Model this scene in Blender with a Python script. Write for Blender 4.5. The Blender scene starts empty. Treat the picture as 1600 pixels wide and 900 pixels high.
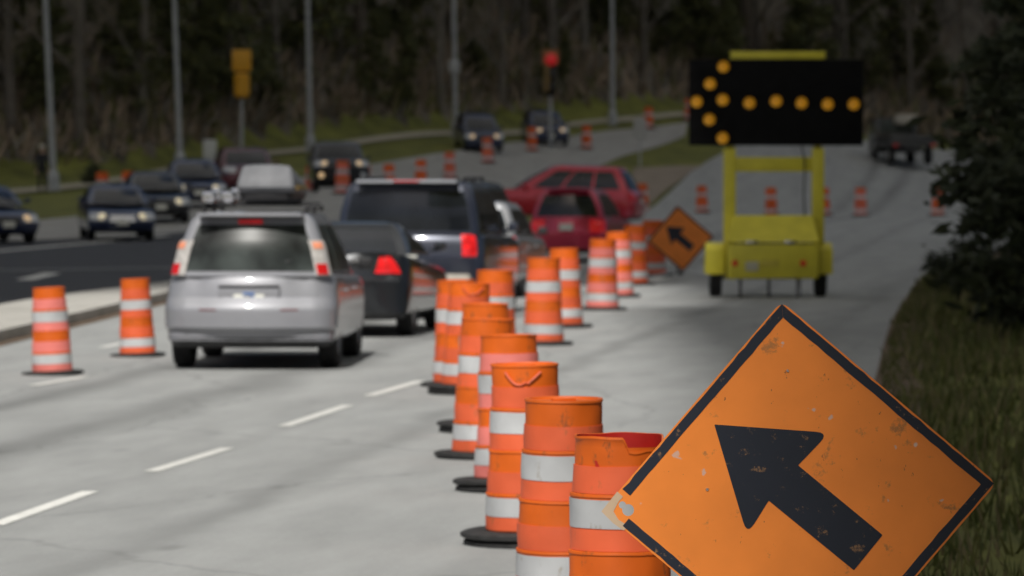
import bpy, bmesh, math, random
import numpy as np
from mathutils import Vector, Matrix
R = math.radians
from mathutils import noise as mnoise
def mn(x, y): return mnoise.noise(Vector((x, y, .7)))
random.seed(7)
SC = bpy.context.scene
COL = SC.collection

# ------------------------------------------------------------------ camera, sky, sun, exposure
F_PX = 7600.0
CAM_H = 2.38
PITCH = math.atan(206.0 / F_PX)
cd = bpy.data.cameras.new('camera')
cam = bpy.data.objects.new('camera', cd); COL.objects.link(cam)
cam.location = (0, 0, CAM_H); cam.rotation_euler = (R(90) - PITCH, 0, 0)
cd.sensor_width = 36; cd.lens = F_PX / 1600 * 36
cd.clip_start = .5; cd.clip_end = 6000
cd.dof.use_dof = True; cd.dof.focus_distance = 17.8; cd.dof.aperture_fstop = 5.6; cd.dof.aperture_blades = 9
SC.camera = cam

SUN_EL, SUN_AZ = 50.0, 11.0          # the sun stands behind the camera and a little to its left
sdir = Vector((-math.sin(R(SUN_AZ)) * math.cos(R(SUN_EL)), -math.cos(R(SUN_AZ)) * math.cos(R(SUN_EL)), math.sin(R(SUN_EL))))
W = bpy.data.worlds.new('World'); SC.world = W; W.use_nodes = True
wn = W.node_tree.nodes; wl = W.node_tree.links
sky = wn.new('ShaderNodeTexSky'); sky.sky_type = 'NISHITA'; sky.sun_disc = False
sky.sun_elevation = R(SUN_EL); sky.sun_rotation = math.atan2(sdir.x, sdir.y)
sky.dust_density = 3.0; sky.air_density = 1.0; sky.ozone_density = .6
wl.new(sky.outputs[0], wn['Background'].inputs[0]); wn['Background'].inputs[1].default_value = .05
sl = bpy.data.lights.new('sun', 'SUN'); sl.energy = 4.0; sl.angle = R(.5); sl.color = (1, .965, .91)
so = bpy.data.objects.new('sun', sl); COL.objects.link(so)
so.rotation_euler = (-sdir).to_track_quat('-Z', 'Y').to_euler(); so.location = (-60, -200, 300)
vs = SC.view_settings
vs.view_transform = 'Standard'; vs.look = 'None'; vs.gamma = 1; vs.use_curve_mapping = False
vs.exposure = .05
SC.cycles.max_bounces = 6

# ------------------------------------------------------------------ helpers
def lerp(a, b, t): return a + (b - a) * t

def tag(o, label=None, cat=None, group=None, kind=None):
    if label: o['label'] = label
    if cat: o['category'] = cat
    if group: o['group'] = group
    if kind: o['kind'] = kind
    return o

def empty(name, label, cat, loc=(0, 0, 0), rz=0, group=None):
    o = bpy.data.objects.new(name, None); COL.objects.link(o)
    o.location = loc; o.rotation_euler = (0, 0, rz); o.empty_display_size = .2
    return tag(o, label, cat, group)

def copy_tree(o, parent=None):
    c = o.copy(); COL.objects.link(c)
    if parent is not None: c.parent = parent
    for ch in list(o.children): copy_tree(ch, c)
    return c

class MB:
    """collects shapes and links them as ONE mesh object"""
    def __init__(s): s.v = []; s.f = []; s.m = []
    def add(s, vs, fs, mi=0):
        n = len(s.v); s.v += [Vector(p) for p in vs]
        s.f += [[i + n for i in f] for f in fs]; s.m += [mi] * len(fs); return s
    def box(s, c, size, rot=None, mi=0, bev=0.0):
        bm = bmesh.new(); bmesh.ops.create_cube(bm, size=1)
        bmesh.ops.scale(bm, vec=size, verts=bm.verts)
        if bev: bmesh.ops.bevel(bm, geom=bm.edges[:], offset=bev, segments=2, affect='EDGES', profile=.6)
        if rot is not None: bmesh.ops.transform(bm, matrix=rot.to_4x4(), verts=bm.verts)
        bm.verts.index_update()
        s.add([v.co + Vector(c) for v in bm.verts], [[v.index for v in f.verts] for f in bm.faces], mi); bm.free(); return s
    def tube(s, p0, p1, r0, r1=None, n=8, cap=True, mi=0):
        p0 = Vector(p0); p1 = Vector(p1); r1 = r0 if r1 is None else r1
        d = (p1 - p0).normalized(); q = d.to_track_quat('Z', 'Y').to_matrix()
        vs = []
        for p, r in ((p0, r0), (p1, r1)):
            for k in range(n):
                a = 2 * math.pi * k / n; vs.append(p + q @ Vector((r * math.cos(a), r * math.sin(a), 0)))
        fs = [[k, (k + 1) % n, n + (k + 1) % n, n + k] for k in range(n)]
        if cap: fs += [list(range(n))[::-1], list(range(n, 2 * n))]
        return s.add(vs, fs, mi)
    def lathe(s, prof, n=24, axis=None, org=(0, 0, 0), mi=None):
        """prof: list of (r, z); mi: material per profile segment"""
        q = Matrix.Identity(3) if axis is None else Vector(axis).to_track_quat('Z', 'Y').to_matrix()
        org = Vector(org); vs = []
        for r, z in prof:
            for k in range(n):
                a = 2 * math.pi * k / n; vs.append(org + q @ Vector((r * math.cos(a), r * math.sin(a), z)))
        base = len(s.v); s.v += vs
        for j in range(len(prof) - 1):
            for k in range(n):
                s.f.append([base + j * n + k, base + j * n + (k + 1) % n, base + (j + 1) * n + (k + 1) % n, base + (j + 1) * n + k])
                s.m.append(0 if mi is None else mi[j])
        return s
    def prism(s, poly, z0, z1, xf=None, mi=0):
        n = len(poly); vs = [Vector((x, y, z0)) for x, y in poly] + [Vector((x, y, z1)) for x, y in poly]
        if xf is not None: vs = [xf @ v for v in vs]
        return s.add(vs, [list(range(n))[::-1], list(range(n, 2 * n))] + [[k, (k + 1) % n, n + (k + 1) % n, n + k] for k in range(n)], mi)
    def mesh(s, name, mats, smooth=True, angle=35):
        me = bpy.data.meshes.new(name); me.from_pydata([tuple(v) for v in s.v], [], s.f)
        for m in (mats if isinstance(mats, (list, tuple)) else [mats]): me.materials.append(m)
        me.polygons.foreach_set('material_index', s.m)
        me.validate(); me.update()
        if smooth: me.shade_smooth(); me.set_sharp_from_angle(angle=R(angle))
        return me
    def build(s, name, mats, parent=None, smooth=True, angle=35):
        o = bpy.data.objects.new(name, s.mesh(name, mats, smooth, angle)); COL.objects.link(o)
        if parent is not None: o.parent = parent
        return o

def fix_normals(o):
    bm = bmesh.new(); bm.from_mesh(o.data); bmesh.ops.recalc_face_normals(bm, faces=bm.faces); bm.to_mesh(o.data); bm.free(); return o

def boolean_cut(o, cutter_mb):
    cm = cutter_mb.mesh('cutter', [], smooth=False); c = bpy.data.objects.new('cutter', cm); COL.objects.link(c)
    fix_normals(c)
    md = o.modifiers.new('cut', 'BOOLEAN'); md.operation = 'DIFFERENCE'; md.object = c; md.solver = 'EXACT'
    dg = bpy.context.evaluated_depsgraph_get(); dg.update()
    me = bpy.data.meshes.new_from_object(o.evaluated_get(dg)); old = o.data
    o.modifiers.clear(); o.data = me; me.shade_smooth(); me.set_sharp_from_angle(angle=R(35))
    bpy.data.objects.remove(c); bpy.data.meshes.remove(cm); bpy.data.meshes.remove(old)

# ------------------------------------------------------------------ materials
def mat(name, col, rough=.6, metal=0, var=.12, scale=6.0, coat=0, emit=None, es=0, spec=.5, bump=0, bscale=60, col2=None, trans=0, coord='Object', detail=5):
    m = bpy.data.materials.new(name); m.use_nodes = True
    nt = m.node_tree; b = nt.nodes['Principled BSDF']; n = nt.nodes.new; l = nt.links.new
    b.inputs['Roughness'].default_value = rough; b.inputs['Metallic'].default_value = metal
    b.inputs['Coat Weight'].default_value = coat; b.inputs['Coat Roughness'].default_value = .06
    b.inputs['Specular IOR Level'].default_value = spec
    tc = n('ShaderNodeTexCoord')
    nz = n('ShaderNodeTexNoise'); nz.inputs['Scale'].default_value = scale; nz.inputs['Detail'].default_value = detail
    l(tc.outputs[coord], nz.inputs['Vector'])
    rp = n('ShaderNodeValToRGB'); rp.color_ramp.elements[0].position = .3; rp.color_ramp.elements[1].position = .7
    c = Vector(col); d = Vector(col2) if col2 is not None else None
    a0 = c * (1 - var); a1 = (c * (1 + var)) if d is None else d
    rp.color_ramp.elements[0].color = (*a0, 1); rp.color_ramp.elements[1].color = (*[min(1, x) for x in a1], 1)
    l(nz.outputs[0], rp.inputs[0]); l(rp.outputs[0], b.inputs['Base Color'])
    if emit: b.inputs['Emission Color'].default_value = (*emit, 1); b.inputs['Emission Strength'].default_value = es
    if trans: b.inputs['Transmission Weight'].default_value = trans
    if bump:
        n2 = n('ShaderNodeTexNoise'); n2.inputs['Scale'].default_value = bscale; n2.inputs['Detail'].default_value = 6
        l(tc.outputs[coord], n2.inputs['Vector'])
        bp = n('ShaderNodeBump'); bp.inputs['Strength'].default_value = bump; bp.inputs['Distance'].default_value = .02
        l(n2.outputs[0], bp.inputs['Height']); l(bp.outputs[0], b.inputs['Normal'])
    return m

def paint(name, col, metal=.35, rough=.32):
    return mat(name, col, rough, metal, var=.07, scale=1.6, coat=.8)

def scuffed(name, col, scuff, amount=.62, rough=.55, scale=9, spec=.4, rough_var=.0):
    """plastic / sheeting with grime clouds and small scuffs of another colour"""
    m = mat(name, col, rough, 0, var=.1, scale=3.2, spec=spec)
    nt = m.node_tree; n = nt.nodes.new; l = nt.links.new; b = nt.nodes['Principled BSDF']
    src = b.inputs['Base Color'].links[0].from_socket
    tc = n('ShaderNodeTexCoord'); oi = n('ShaderNodeObjectInfo')
    ad = n('ShaderNodeVectorMath'); ad.operation = 'ADD'
    sc = n('ShaderNodeVectorMath'); sc.operation = 'SCALE'; sc.inputs[0].default_value = (7, 3, 5)
    l(oi.outputs['Random'], sc.inputs['Scale']); l(tc.outputs['Object'], ad.inputs[0]); l(sc.outputs[0], ad.inputs[1])
    mp = n('ShaderNodeMapping'); mp.inputs['Scale'].default_value = (1, 1, .45); l(ad.outputs[0], mp.inputs[0])
    nz = n('ShaderNodeTexNoise'); nz.inputs['Scale'].default_value = scale; nz.inputs['Detail'].default_value = 9; nz.inputs['Roughness'].default_value = .72
    l(mp.outputs[0], nz.inputs['Vector'])
    rp = n('ShaderNodeValToRGB'); rp.color_ramp.elements[0].position = amount; rp.color_ramp.elements[1].position = amount + .07
    l(nz.outputs[0], rp.inputs[0])
    mx = n('ShaderNodeMix'); mx.data_type = 'RGBA'; mx.inputs['B'].default_value = (*scuff, 1)
    l(rp.outputs[0], mx.inputs['Factor']); l(src, mx.inputs['A'])
    hs = n('ShaderNodeHueSaturation'); l(mx.outputs['Result'], hs.inputs['Color'])
    mr = n('ShaderNodeMapRange'); mr.inputs['To Min'].default_value = .86; mr.inputs['To Max'].default_value = 1.08
    l(oi.outputs['Random'], mr.inputs[0]); l(mr.outputs[0], hs.inputs['Value'])
    l(hs.outputs[0], b.inputs['Base Color'])
    return m

M = {}
M['orange'] = scuffed('orange_plastic', (.68, .118, .006), (.30, .08, .02), .585)
M['coral'] = scuffed('coral_sheeting', (.71, .118, .042), (.42, .11, .04), .60)
M['pinkband'] = scuffed('faded_pink_sheeting', (.74, .20, .17), (.6, .2, .15), .64)
M['white'] = scuffed('white_sheeting', (.48, .49, .50), (.33, .29, .24), .60)
M['red_inside'] = mat('red_glow_inside', (.42, .012, .006), .5)  # opaque red stands in for light glowing through the drum wall
M['rubber'] = mat('black_rubber', (.022, .022, .022), .8, var=.4, scale=14, bump=.3)
M['tyre'] = mat('tyre_rubber', (.016, .016, .017), .85, var=.3)
M['rim'] = mat('alloy', (.42, .42, .43), .35, .9)
M['glass'] = mat('tinted_car_glass', (.010, .012, .016), .07, 0, var=.5, scale=1.5, spec=.45)
M['glass_grey'] = mat('mottled_car_glass', (.016, .018, .018), .3, 0, var=.8, scale=1.9, spec=.3, col2=(.075, .09, .085))  # glass colour mottled with a paler grey-green
M['trim'] = mat('black_trim', (.018, .018, .02), .55)
M['tail_red'] = mat('red_lens', (.55, .01, .012), .12, emit=(1, .03, .03), es=.03, coat=.5)
M['tail_lit'] = mat('lit_brake_lens', (.6, .012, .015), .12, var=.45, scale=9, emit=(1, .02, .03), es=.13, coat=.5)
M['tail_clear'] = mat('clear_lens', (.46, .44, .42), .12, coat=.5, var=.2, scale=14)
M['lens_orange'] = mat('pale_orange_lens', (.75, .28, .16), .15, coat=.5)
M['head_lit'] = mat('lit_headlamp', (.9, .86, .7), .1, emit=(1, .82, .5), es=.42)
M['head_warm'] = mat('lit_warm_headlamp', (.9, .8, .6), .1, emit=(1, .62, .28), es=.4)
M['head_clear'] = mat('headlamp_glass', (.5, .52, .55), .1, coat=.6)
M['plate'] = mat('number_plate', (.66, .66, .6), .5, var=.1)
M['plate_blue'] = mat('number_plate_print', (.12, .2, .42), .5)
M['chrome'] = mat('chrome', (.6, .6, .62), .18, 1)
M['yellow'] = scuffed('yellow_paint', (.66, .58, .05), (.35, .28, .05), .66, rough=.42)
M['panel_black'] = mat('matt_black_panel', (.006, .006, .0065), .9, var=.3, spec=.15)
M['amber'] = mat('amber_lamp', (.7, .34, .02), .3, emit=(1, .42, .02), es=.14)
M['amber_dim'] = mat('amber_lamp_unlit', (.2, .1, .02), .3)
M['galv'] = mat('galvanised_steel', (.36, .37, .385), .55, .3, var=.14, scale=3)
M['sig_yellow'] = mat('signal_yellow', (.62, .30, .012), .5)
M['sig_red'] = mat('lit_red_lens', (.6, .02, .02), .3, emit=(1, .03, .04), es=.12)
M['steel_dark'] = mat('dark_steel', (.08, .08, .085), .5, .5)
M['concrete_white'] = mat('pale_kerb_concrete', (.40, .385, .35), .85, var=.14, scale=.9, bump=.2, bscale=8, col2=(.5, .485, .45))
M['dirt'] = mat('brown_dirt', (.12, .08, .05), .95, var=.35, scale=1.2)
M['linewhite'] = scuffed('road_paint_white', (.70, .70, .67), (.42, .415, .40), .57, rough=.7, scale=16)
M['skin'] = mat('skin', (.5, .32, .24), .6)
M['cloth_dark'] = mat('dark_clothing', (.02, .021, .026), .9)
M['cloth_pale'] = mat('pale_cap', (.55, .53, .47), .9)
M['cabinet'] = mat('pale_grey_cabinet', (.52, .53, .53), .6)
M['tan'] = mat('beige_trim', (.40, .37, .32), .5)

# ------------------------------------------------------------------ terrain
def ctl(px, py, s): return ((px - 800) / s, F_PX / s, CAM_H - (py - 244) / s)
CT = []
for Y in range(15, 105, 12):
    for X in (-9, -4, 1, 6, 11): CT.append((X, Y, 0.0))
CT += [ctl(*c) for c in ((186, 372, 58), (30, 377, 61), (537, 285, 45.5), (766, 242, 35), (868, 222, 32), (487, 318, 44.5), (535, 304, 47),
                         (762, 252, 36), (831, 236, 34), (916, 229, 33), (1013, 209, 31), (67, 300, 41.5), (282, 266, 38), (485, 238, 36),
                         (712, 211, 33.5), (957, 190, 31), (700, 209, 33), (1070, 181, 30.5), (350, 247, 37), (130, 291, 40),
                         (1097, 335, 38.5), (1205, 336, 40), (1290, 336, 40), (1345, 338, 40), (1465, 336, 40), (870, 345, 52), (1005, 332, 40),
                         (1035, 300, 36), (1110, 250, 32.5), (1000, 264, 34), (1070, 262, 34), (1400, 258, 31), (1500, 262, 31))]
CT += [(-30, 30, 0), (-30, 90, 0), (30, 30, 0), (30, 90, 0), (30, 150, 0), (-30, 190, .9), (40, 200, .2), (-9, 112, .05), (4, 120, 0), (12, 140, 0), (-22, 120, .1)]
ct = np.array(CT); AX = np.array([2.2, 1.0])
def _phi(r2): return np.where(r2 > 1e-9, r2 * np.log(r2 + 1e-9), 0)
_P = ct[:, :2] * AX; _n = len(ct)
_d2 = ((_P[:, None] - _P[None]) ** 2).sum(-1)
_A = np.zeros((_n + 3, _n + 3)); _A[:_n, :_n] = _phi(_d2) + np.eye(_n) * 120.0
_A[:_n, _n] = 1; _A[:_n, _n + 1:] = _P; _A[_n, :_n] = 1; _A[_n + 1:, :_n] = _P.T
_w = np.linalg.solve(_A, np.concatenate([ct[:, 2], [0, 0, 0]]))
def wood_edge(X): return np.interp(X, [-60, -16.7, -12, -3, 9, 40, 80], [168, 198, 213, 238, 257, 282, 300])
def hh(X, Y):
    X = np.asarray(X, float); Y = np.asarray(Y, float)
    q = np.stack([np.clip(X, -32, 32), np.clip(Y, 12, 256)], -1) * AX
    z = _phi(((q[..., None, :] - _P) ** 2).sum(-1)) @ _w[:_n] + _w[_n] + q @ _w[_n + 1:]
    k = np.clip((Y - 60) / 45, 0, 1); k = np.maximum(k, np.clip((-X - 9) / 10, 0, 1) * np.clip((Y - 40) / 30, 0, 1))
    z = z * k
    # wooded bank rising behind the far footpath
    edge = wood_edge(X)
    t = np.clip(Y - edge, 0, None)
    z = z + np.where(t < 120, t * .30 + .0008 * t * t, 120 * .30 + 11.5 + (t - 120) * .08)
    return z
def h(X, Y): return float(hh(X, Y))

def ray(px, py):
    f = Vector((0, math.cos(PITCH), -math.sin(PITCH))); u = Vector((0, math.sin(PITCH), math.cos(PITCH)))
    d = f + Vector((1, 0, 0)) * (px - 800) / F_PX + u * (450 - py) / F_PX
    return d / d.y
def at(px, py, Y): return Vector((0, 0, CAM_H)) + ray(px, py) * Y
def ground_hit(px, py):
    d = ray(px, py); Ys = np.arange(14, 420, .25)
    zz = CAM_H + d.z * Ys - hh(d.x * Ys, Ys); i = np.argmax(zz < 0) if (zz < 0).any() else len(Ys) - 1
    return (d.x * Ys[i], Ys[i])

def grid_mesh(name, xs, ys, zoff, m, label=None):
    X, Y = np.meshgrid(xs, ys); Z = hh(X, Y) + zoff
    nx, ny = len(xs), len(ys)
    vs = np.stack([X, Y, Z], -1).reshape(-1, 3)
    fs = [[j * nx + i, j * nx + i + 1, (j + 1) * nx + i + 1, (j + 1) * nx + i] for j in range(ny - 1) for i in range(nx - 1)]
    me = bpy.data.meshes.new(name); me.from_pydata(vs.tolist(), [], fs); me.materials.append(m); me.shade_smooth()
    o = bpy.data.objects.new(name, me); COL.objects.link(o); tag(o, kind='structure'); return o

def resample(pl, n):
    P = np.array(pl, float); d = np.concatenate([[0], np.cumsum(np.hypot(*np.diff(P, axis=0).T))])
    t = np.linspace(0, d[-1], n); return np.stack([np.interp(t, d, P[:, 0]), np.interp(t, d, P[:, 1])], -1)
def smooth_pl(pl, n, it=6):
    P = resample(pl, n)
    for _ in range(it): P[1:-1] = (P[:-2] + 2 * P[1:-1] + P[2:]) / 4
    return P

def strip(name, L, Rr, n, nu, z, m, thick=0.0, kind='structure', byY=False, sm=6):
    """road sheet lofted between two edge polylines on the terrain; UVs in metres (u across, v along)"""
    A = smooth_pl(L, n, sm); B = smooth_pl(Rr, n, sm)
    t = np.linspace(0, 1, nu)
    P = A[:, None] * (1 - t[None, :, None]) + B[:, None] * t[None, :, None]
    Z = hh(P[..., 0], P[..., 1]) + z
    V = np.concatenate([P, Z[..., None]], -1).reshape(-1, 3)
    fs = [[j * nu + i, j * nu + i + 1, (j + 1) * nu + i + 1, (j + 1) * nu + i] for j in range(n - 1) for i in range(nu - 1)]
    V = V.tolist()
    if thick:
        o_ = len(V); V += [[x, y, zz - thick] for x, y, zz in V]
        ring = [(0, i) for i in range(nu)] + [(j, nu - 1) for j in range(1, n)] + [(n - 1, i) for i in range(nu - 2, -1, -1)] + [(j, 0) for j in range(n - 2, 0, -1)]
        for a, b in zip(ring, ring[1:] + ring[:1]):
            ia, ib = a[0] * nu + a[1], b[0] * nu + b[1]; fs.append([ib, ia, ia + o_, ib + o_])
    me = bpy.data.meshes.new(name); me.from_pydata(V, [], fs); me.materials.append(m)
    uv = me.uv_layers.new(name='UVMap')
    for lp in me.loops:
        v = me.vertices[lp.vertex_index].co
        uv.data[lp.index].uv = (v.x - (-7.03 + .1174 * v.y), v.y)
    me.shade_smooth(); me.set_sharp_from_angle(angle=R(40))
    o = bpy.data.objects.new(name, me); COL.objects.link(o)
    if kind: tag(o, kind=kind)
    return o

def mp4(nt, uv):
    m4 = nt.nodes.new('ShaderNodeMapping'); m4.inputs['Scale'].default_value = (1, .22, 1); nt.links.new(uv.outputs[0], m4.inputs[0]); return m4.outputs[0]

def concrete_road_mat(name, base, streak, stain=True):
    m = bpy.data.materials.new(name); m.use_nodes = True; nt = m.node_tree; n = nt.nodes.new; l = nt.links.new
    b = nt.nodes['Principled BSDF']; b.inputs['Roughness'].default_value = .88; b.inputs['Specular IOR Level'].default_value = .3
    uv = n('ShaderNodeUVMap'); tc = n('ShaderNodeTexCoord')
    sx = n('ShaderNodeSeparateXYZ'); l(uv.outputs[0], sx.inputs[0])
    mp = n('ShaderNodeMapping'); mp.inputs['Scale'].default_value = (1.3, .05, 1); l(uv.outputs[0], mp.inputs[0])
    n1 = n('ShaderNodeTexNoise'); n1.inputs['Scale'].default_value = 1.0; n1.inputs['Detail'].default_value = 5; l(mp.outputs[0], n1.inputs['Vector'])
    n2 = n('ShaderNodeTexNoise'); n2.inputs['Scale'].default_value = 26; n2.inputs['Detail'].default_value = 8; n2.inputs['Roughness'].default_value = .8; l(tc.outputs['Object'], n2.inputs['Vector'])
    n3 = n('ShaderNodeTexNoise'); n3.inputs['Scale'].default_value = .35; n3.inputs['Detail'].default_value = 4; l(tc.outputs['Object'], n3.inputs['Vector'])
    # dark tyre tracks: bands at given distances from the lane line, wandering a little
    wv = n('ShaderNodeMath'); wv.operation = 'MULTIPLY_ADD'; wv.inputs[1].default_value = .7; l(n3.outputs[0], wv.inputs[0]); l(sx.outputs[0], wv.inputs[2])
    dark = None
    for c, w, k in streak:
        a = n('ShaderNodeMath'); a.operation = 'SUBTRACT'; l(wv.outputs[0], a.inputs[0]); a.inputs[1].default_value = c
        ab = n('ShaderNodeMath'); ab.operation = 'ABSOLUTE'; l(a.outputs[0], ab.inputs[0])
        mr = n('ShaderNodeMapRange'); mr.interpolation_type = 'SMOOTHSTEP'; mr.inputs['From Min'].default_value = 0; mr.inputs['From Max'].default_value = w
        mr.inputs['To Min'].default_value = k; mr.inputs['To Max'].default_value = 0; l(ab.outputs[0], mr.inputs[0])
        if dark is None: dark = mr.outputs[0]
        else:
            mx = n('ShaderNodeMath'); mx.operation = 'MAXIMUM'; l(dark, mx.inputs[0]); l(mr.outputs[0], mx.inputs[1]); dark = mx.outputs[0]
    md = n('ShaderNodeMath'); md.operation = 'MULTIPLY'; md.use_clamp = True
    r1 = n('ShaderNodeMapRange'); r1.inputs['From Min'].default_value = .3; r1.inputs['From Max'].default_value = .65; r1.inputs['To Min'].default_value = .35; r1.inputs['To Max'].default_value = 1.25
    l(n1.outputs[0], r1.inputs[0]); l(r1.outputs[0], md.inputs[0]); l(dark, md.inputs[1])
    n4 = n('ShaderNodeTexNoise'); n4.inputs['Scale'].default_value = 1.7; n4.inputs['Detail'].default_value = 7; n4.inputs['Roughness'].default_value = .65; l(mp4(nt, uv), n4.inputs['Vector'])
    rp = n('ShaderNodeValToRGB'); rp.color_ramp.elements[0].position = .33; rp.color_ramp.elements[1].position = .66
    rp.color_ramp.elements[0].color = (*[x * .72 for x in base], 1); rp.color_ramp.elements[1].color = (*[x * 1.2 for x in base], 1)
    ad = n('ShaderNodeMath'); ad.operation = 'MULTIPLY_ADD'; ad.inputs[1].default_value = .38; l(n2.outputs[0], ad.inputs[0])
    a2 = n('ShaderNodeMath'); a2.operation = 'MULTIPLY'; a2.inputs[1].default_value = .2; l(n1.outputs[0], a2.inputs[0])
    a4 = n('ShaderNodeMath'); a4.operation = 'MULTIPLY_ADD'; a4.inputs[1].default_value = .42; l(n4.outputs[0], a4.inputs[0]); l(a2.outputs[0], a4.inputs[2]); l(a4.outputs[0], ad.inputs[2])
    l(ad.outputs[0], rp.inputs[0])
    mx = n('ShaderNodeMix'); mx.data_type = 'RGBA'; mx.inputs['B'].default_value = (*[x * .42 for x in base], 1)
    l(rp.outputs[0], mx.inputs['A']); l(md.outputs[0], mx.inputs['Factor']); l(mx.outputs['Result'], b.inputs['Base Color'])
    vo = n('ShaderNodeTexVoronoi'); vo.inputs['Scale'].default_value = .9; mpo = n('ShaderNodeMapping'); mpo.inputs['Scale'].default_value = (1, .35, 1); l(uv.outputs[0], mpo.inputs[0]); l(mpo.outputs[0], vo.inputs['Vector'])
    mo = n('ShaderNodeMapRange'); mo.inputs['From Min'].default_value = .03; mo.inputs['From Max'].default_value = .09; mo.inputs['To Min'].default_value = .4; mo.inputs['To Max'].default_value = 0; l(vo.outputs['Distance'], mo.inputs[0])
    mx2 = n('ShaderNodeMix'); mx2.data_type = 'RGBA'; mx2.inputs['B'].default_value = (*[x * .4 for x in base], 1); l(mo.outputs[0], mx2.inputs['Factor']); l(mx.outputs['Result'], mx2.inputs['A']); l(mx2.outputs['Result'], b.inputs['Base Color'])
    nc = n('ShaderNodeTexNoise'); nc.inputs['Scale'].default_value = 1.2; nc.inputs['Detail'].default_value = 6; l(tc.outputs['Object'], nc.inputs['Vector'])
    mc = n('ShaderNodeMix'); mc.data_type = 'VECTOR'; mc.inputs['Factor'].default_value = .35; l(mpo.outputs[0], mc.inputs['A']); l(nc.outputs['Color'], mc.inputs['B'])
    vc = n('ShaderNodeTexVoronoi'); vc.feature = 'DISTANCE_TO_EDGE'; vc.inputs['Scale'].default_value = .42; l(mc.outputs['Result'], vc.inputs['Vector'])
    mk = n('ShaderNodeMapRange'); mk.inputs['From Min'].default_value = .002; mk.inputs['From Max'].default_value = .008; mk.inputs['To Min'].default_value = .5; mk.inputs['To Max'].default_value = 0; l(vc.outputs['Distance'], mk.inputs[0])
    mk2 = n('ShaderNodeMath'); mk2.operation = 'MULTIPLY'; l(mk.outputs[0], mk2.inputs[0]); l(n3.outputs[0], mk2.inputs[1])
    mx3 = n('ShaderNodeMix'); mx3.data_type = 'RGBA'; mx3.inputs['B'].default_value = (*[x * .3 for x in base], 1); l(mk2.outputs[0], mx3.inputs['Factor']); l(mx2.outputs['Result'], mx3.inputs['A']); l(mx3.outputs['Result'], b.inputs['Base Color'])
    bp = n('ShaderNodeBump'); bp.inputs['Strength'].default_value = .35; bp.inputs['Distance'].default_value = .01; l(n2.outputs[0], bp.inputs['Height']); l(bp.outputs[0], b.inputs['Normal'])
    return m

M['grass'] = mat('rough_grass', (.09, .098, .014), .95, var=.3, scale=.8, col2=(.18, .185, .03), bump=.6, bscale=9, detail=9)
M['wood_floor'] = mat('leaf_litter', (.075, .062, .045), .95, var=.4, scale=.25, col2=(.17, .145, .11), bump=.8, bscale=3, detail=9)
xs = np.concatenate([np.linspace(-1500, -60, 15), np.linspace(-50, 60, 111), np.linspace(70, 1500, 15)])
ys = np.concatenate([np.linspace(-900, -10, 14), np.linspace(0, 330, 221), np.linspace(340, 430, 10), np.linspace(460, 2200, 14)])
gr = grid_mesh('ground', xs, ys, -.05, M['grass'])
gr.data.materials.append(M['wood_floor'])
for p in gr.data.polygons:
    c = p.center
    if c.y > wood_edge(c.x) + 2: p.material_index = 1

M['road'] = concrete_road_mat('worn_concrete', (.318, .326, .324), [(1.58, .32, .42), (-1.3, .6, .62), (-2.9, .5, .62), (3.9, .4, .3), (.35, .25, .16)])
M['side_road'] = concrete_road_mat('worn_side_road', (.33, .325, .31), [(-9, 1.0, .3)])
M['asphalt'] = mat('dark_asphalt', (.045, .047, .055), .85, var=.25, scale=3, bump=.2)
M['path'] = mat('pale_path', (.36, .33, .26), .9, var=.2, scale=1.2)

road_L = [(-12.5, -60), (-9.6, 0), (-8.1, 33), (-6.56, 62), (-5.74, 79), (-4.4, 100), (-1.2, 130), (3, 165), (5.4, 195), (6.7, 210), (9.6, 235), (15, 258)]
road_R = [(-6.4, -60), (-.75, 0), (1.1, 20), (3.4, 44.5), (5.6, 70), (8.3, 97), (13, 127), (19, 160), (27, 200), (36, 232), (46, 258)]
strip('road', road_L, road_R, 150, 26, 0.0, M['road'])
isl_near = [(-8.85, 18), (-8.1, 33), (-6.56, 62), (-5.74, 79), (-5.0, 92)]
isl_far = [(-10.6, 18), (-9.9, 33), (-8.35, 62), (-7.5, 77), (-5.4, 92)]
far_px = [(-120, 352), (0, 347), (130, 341), (300, 308), (470, 276), (600, 252), (700, 238), (766, 226), (868, 211), (1000, 199), (1075, 191)]
near_px = [(500, 400), (600, 372), (700, 335), (780, 300), (850, 278), (930, 262), (985, 238), (1070, 212)]
nearw = isl_far[:-1] + [(-5.0, 92.3)] + [ground_hit(*p) for p in near_px[2:]]
farw = [(-21, 18), (-20, 60)] + [ground_hit(*p) for p in far_px]
strip('side_road', farw, nearw, 110, 18, -.012, M['side_road'])
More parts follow.
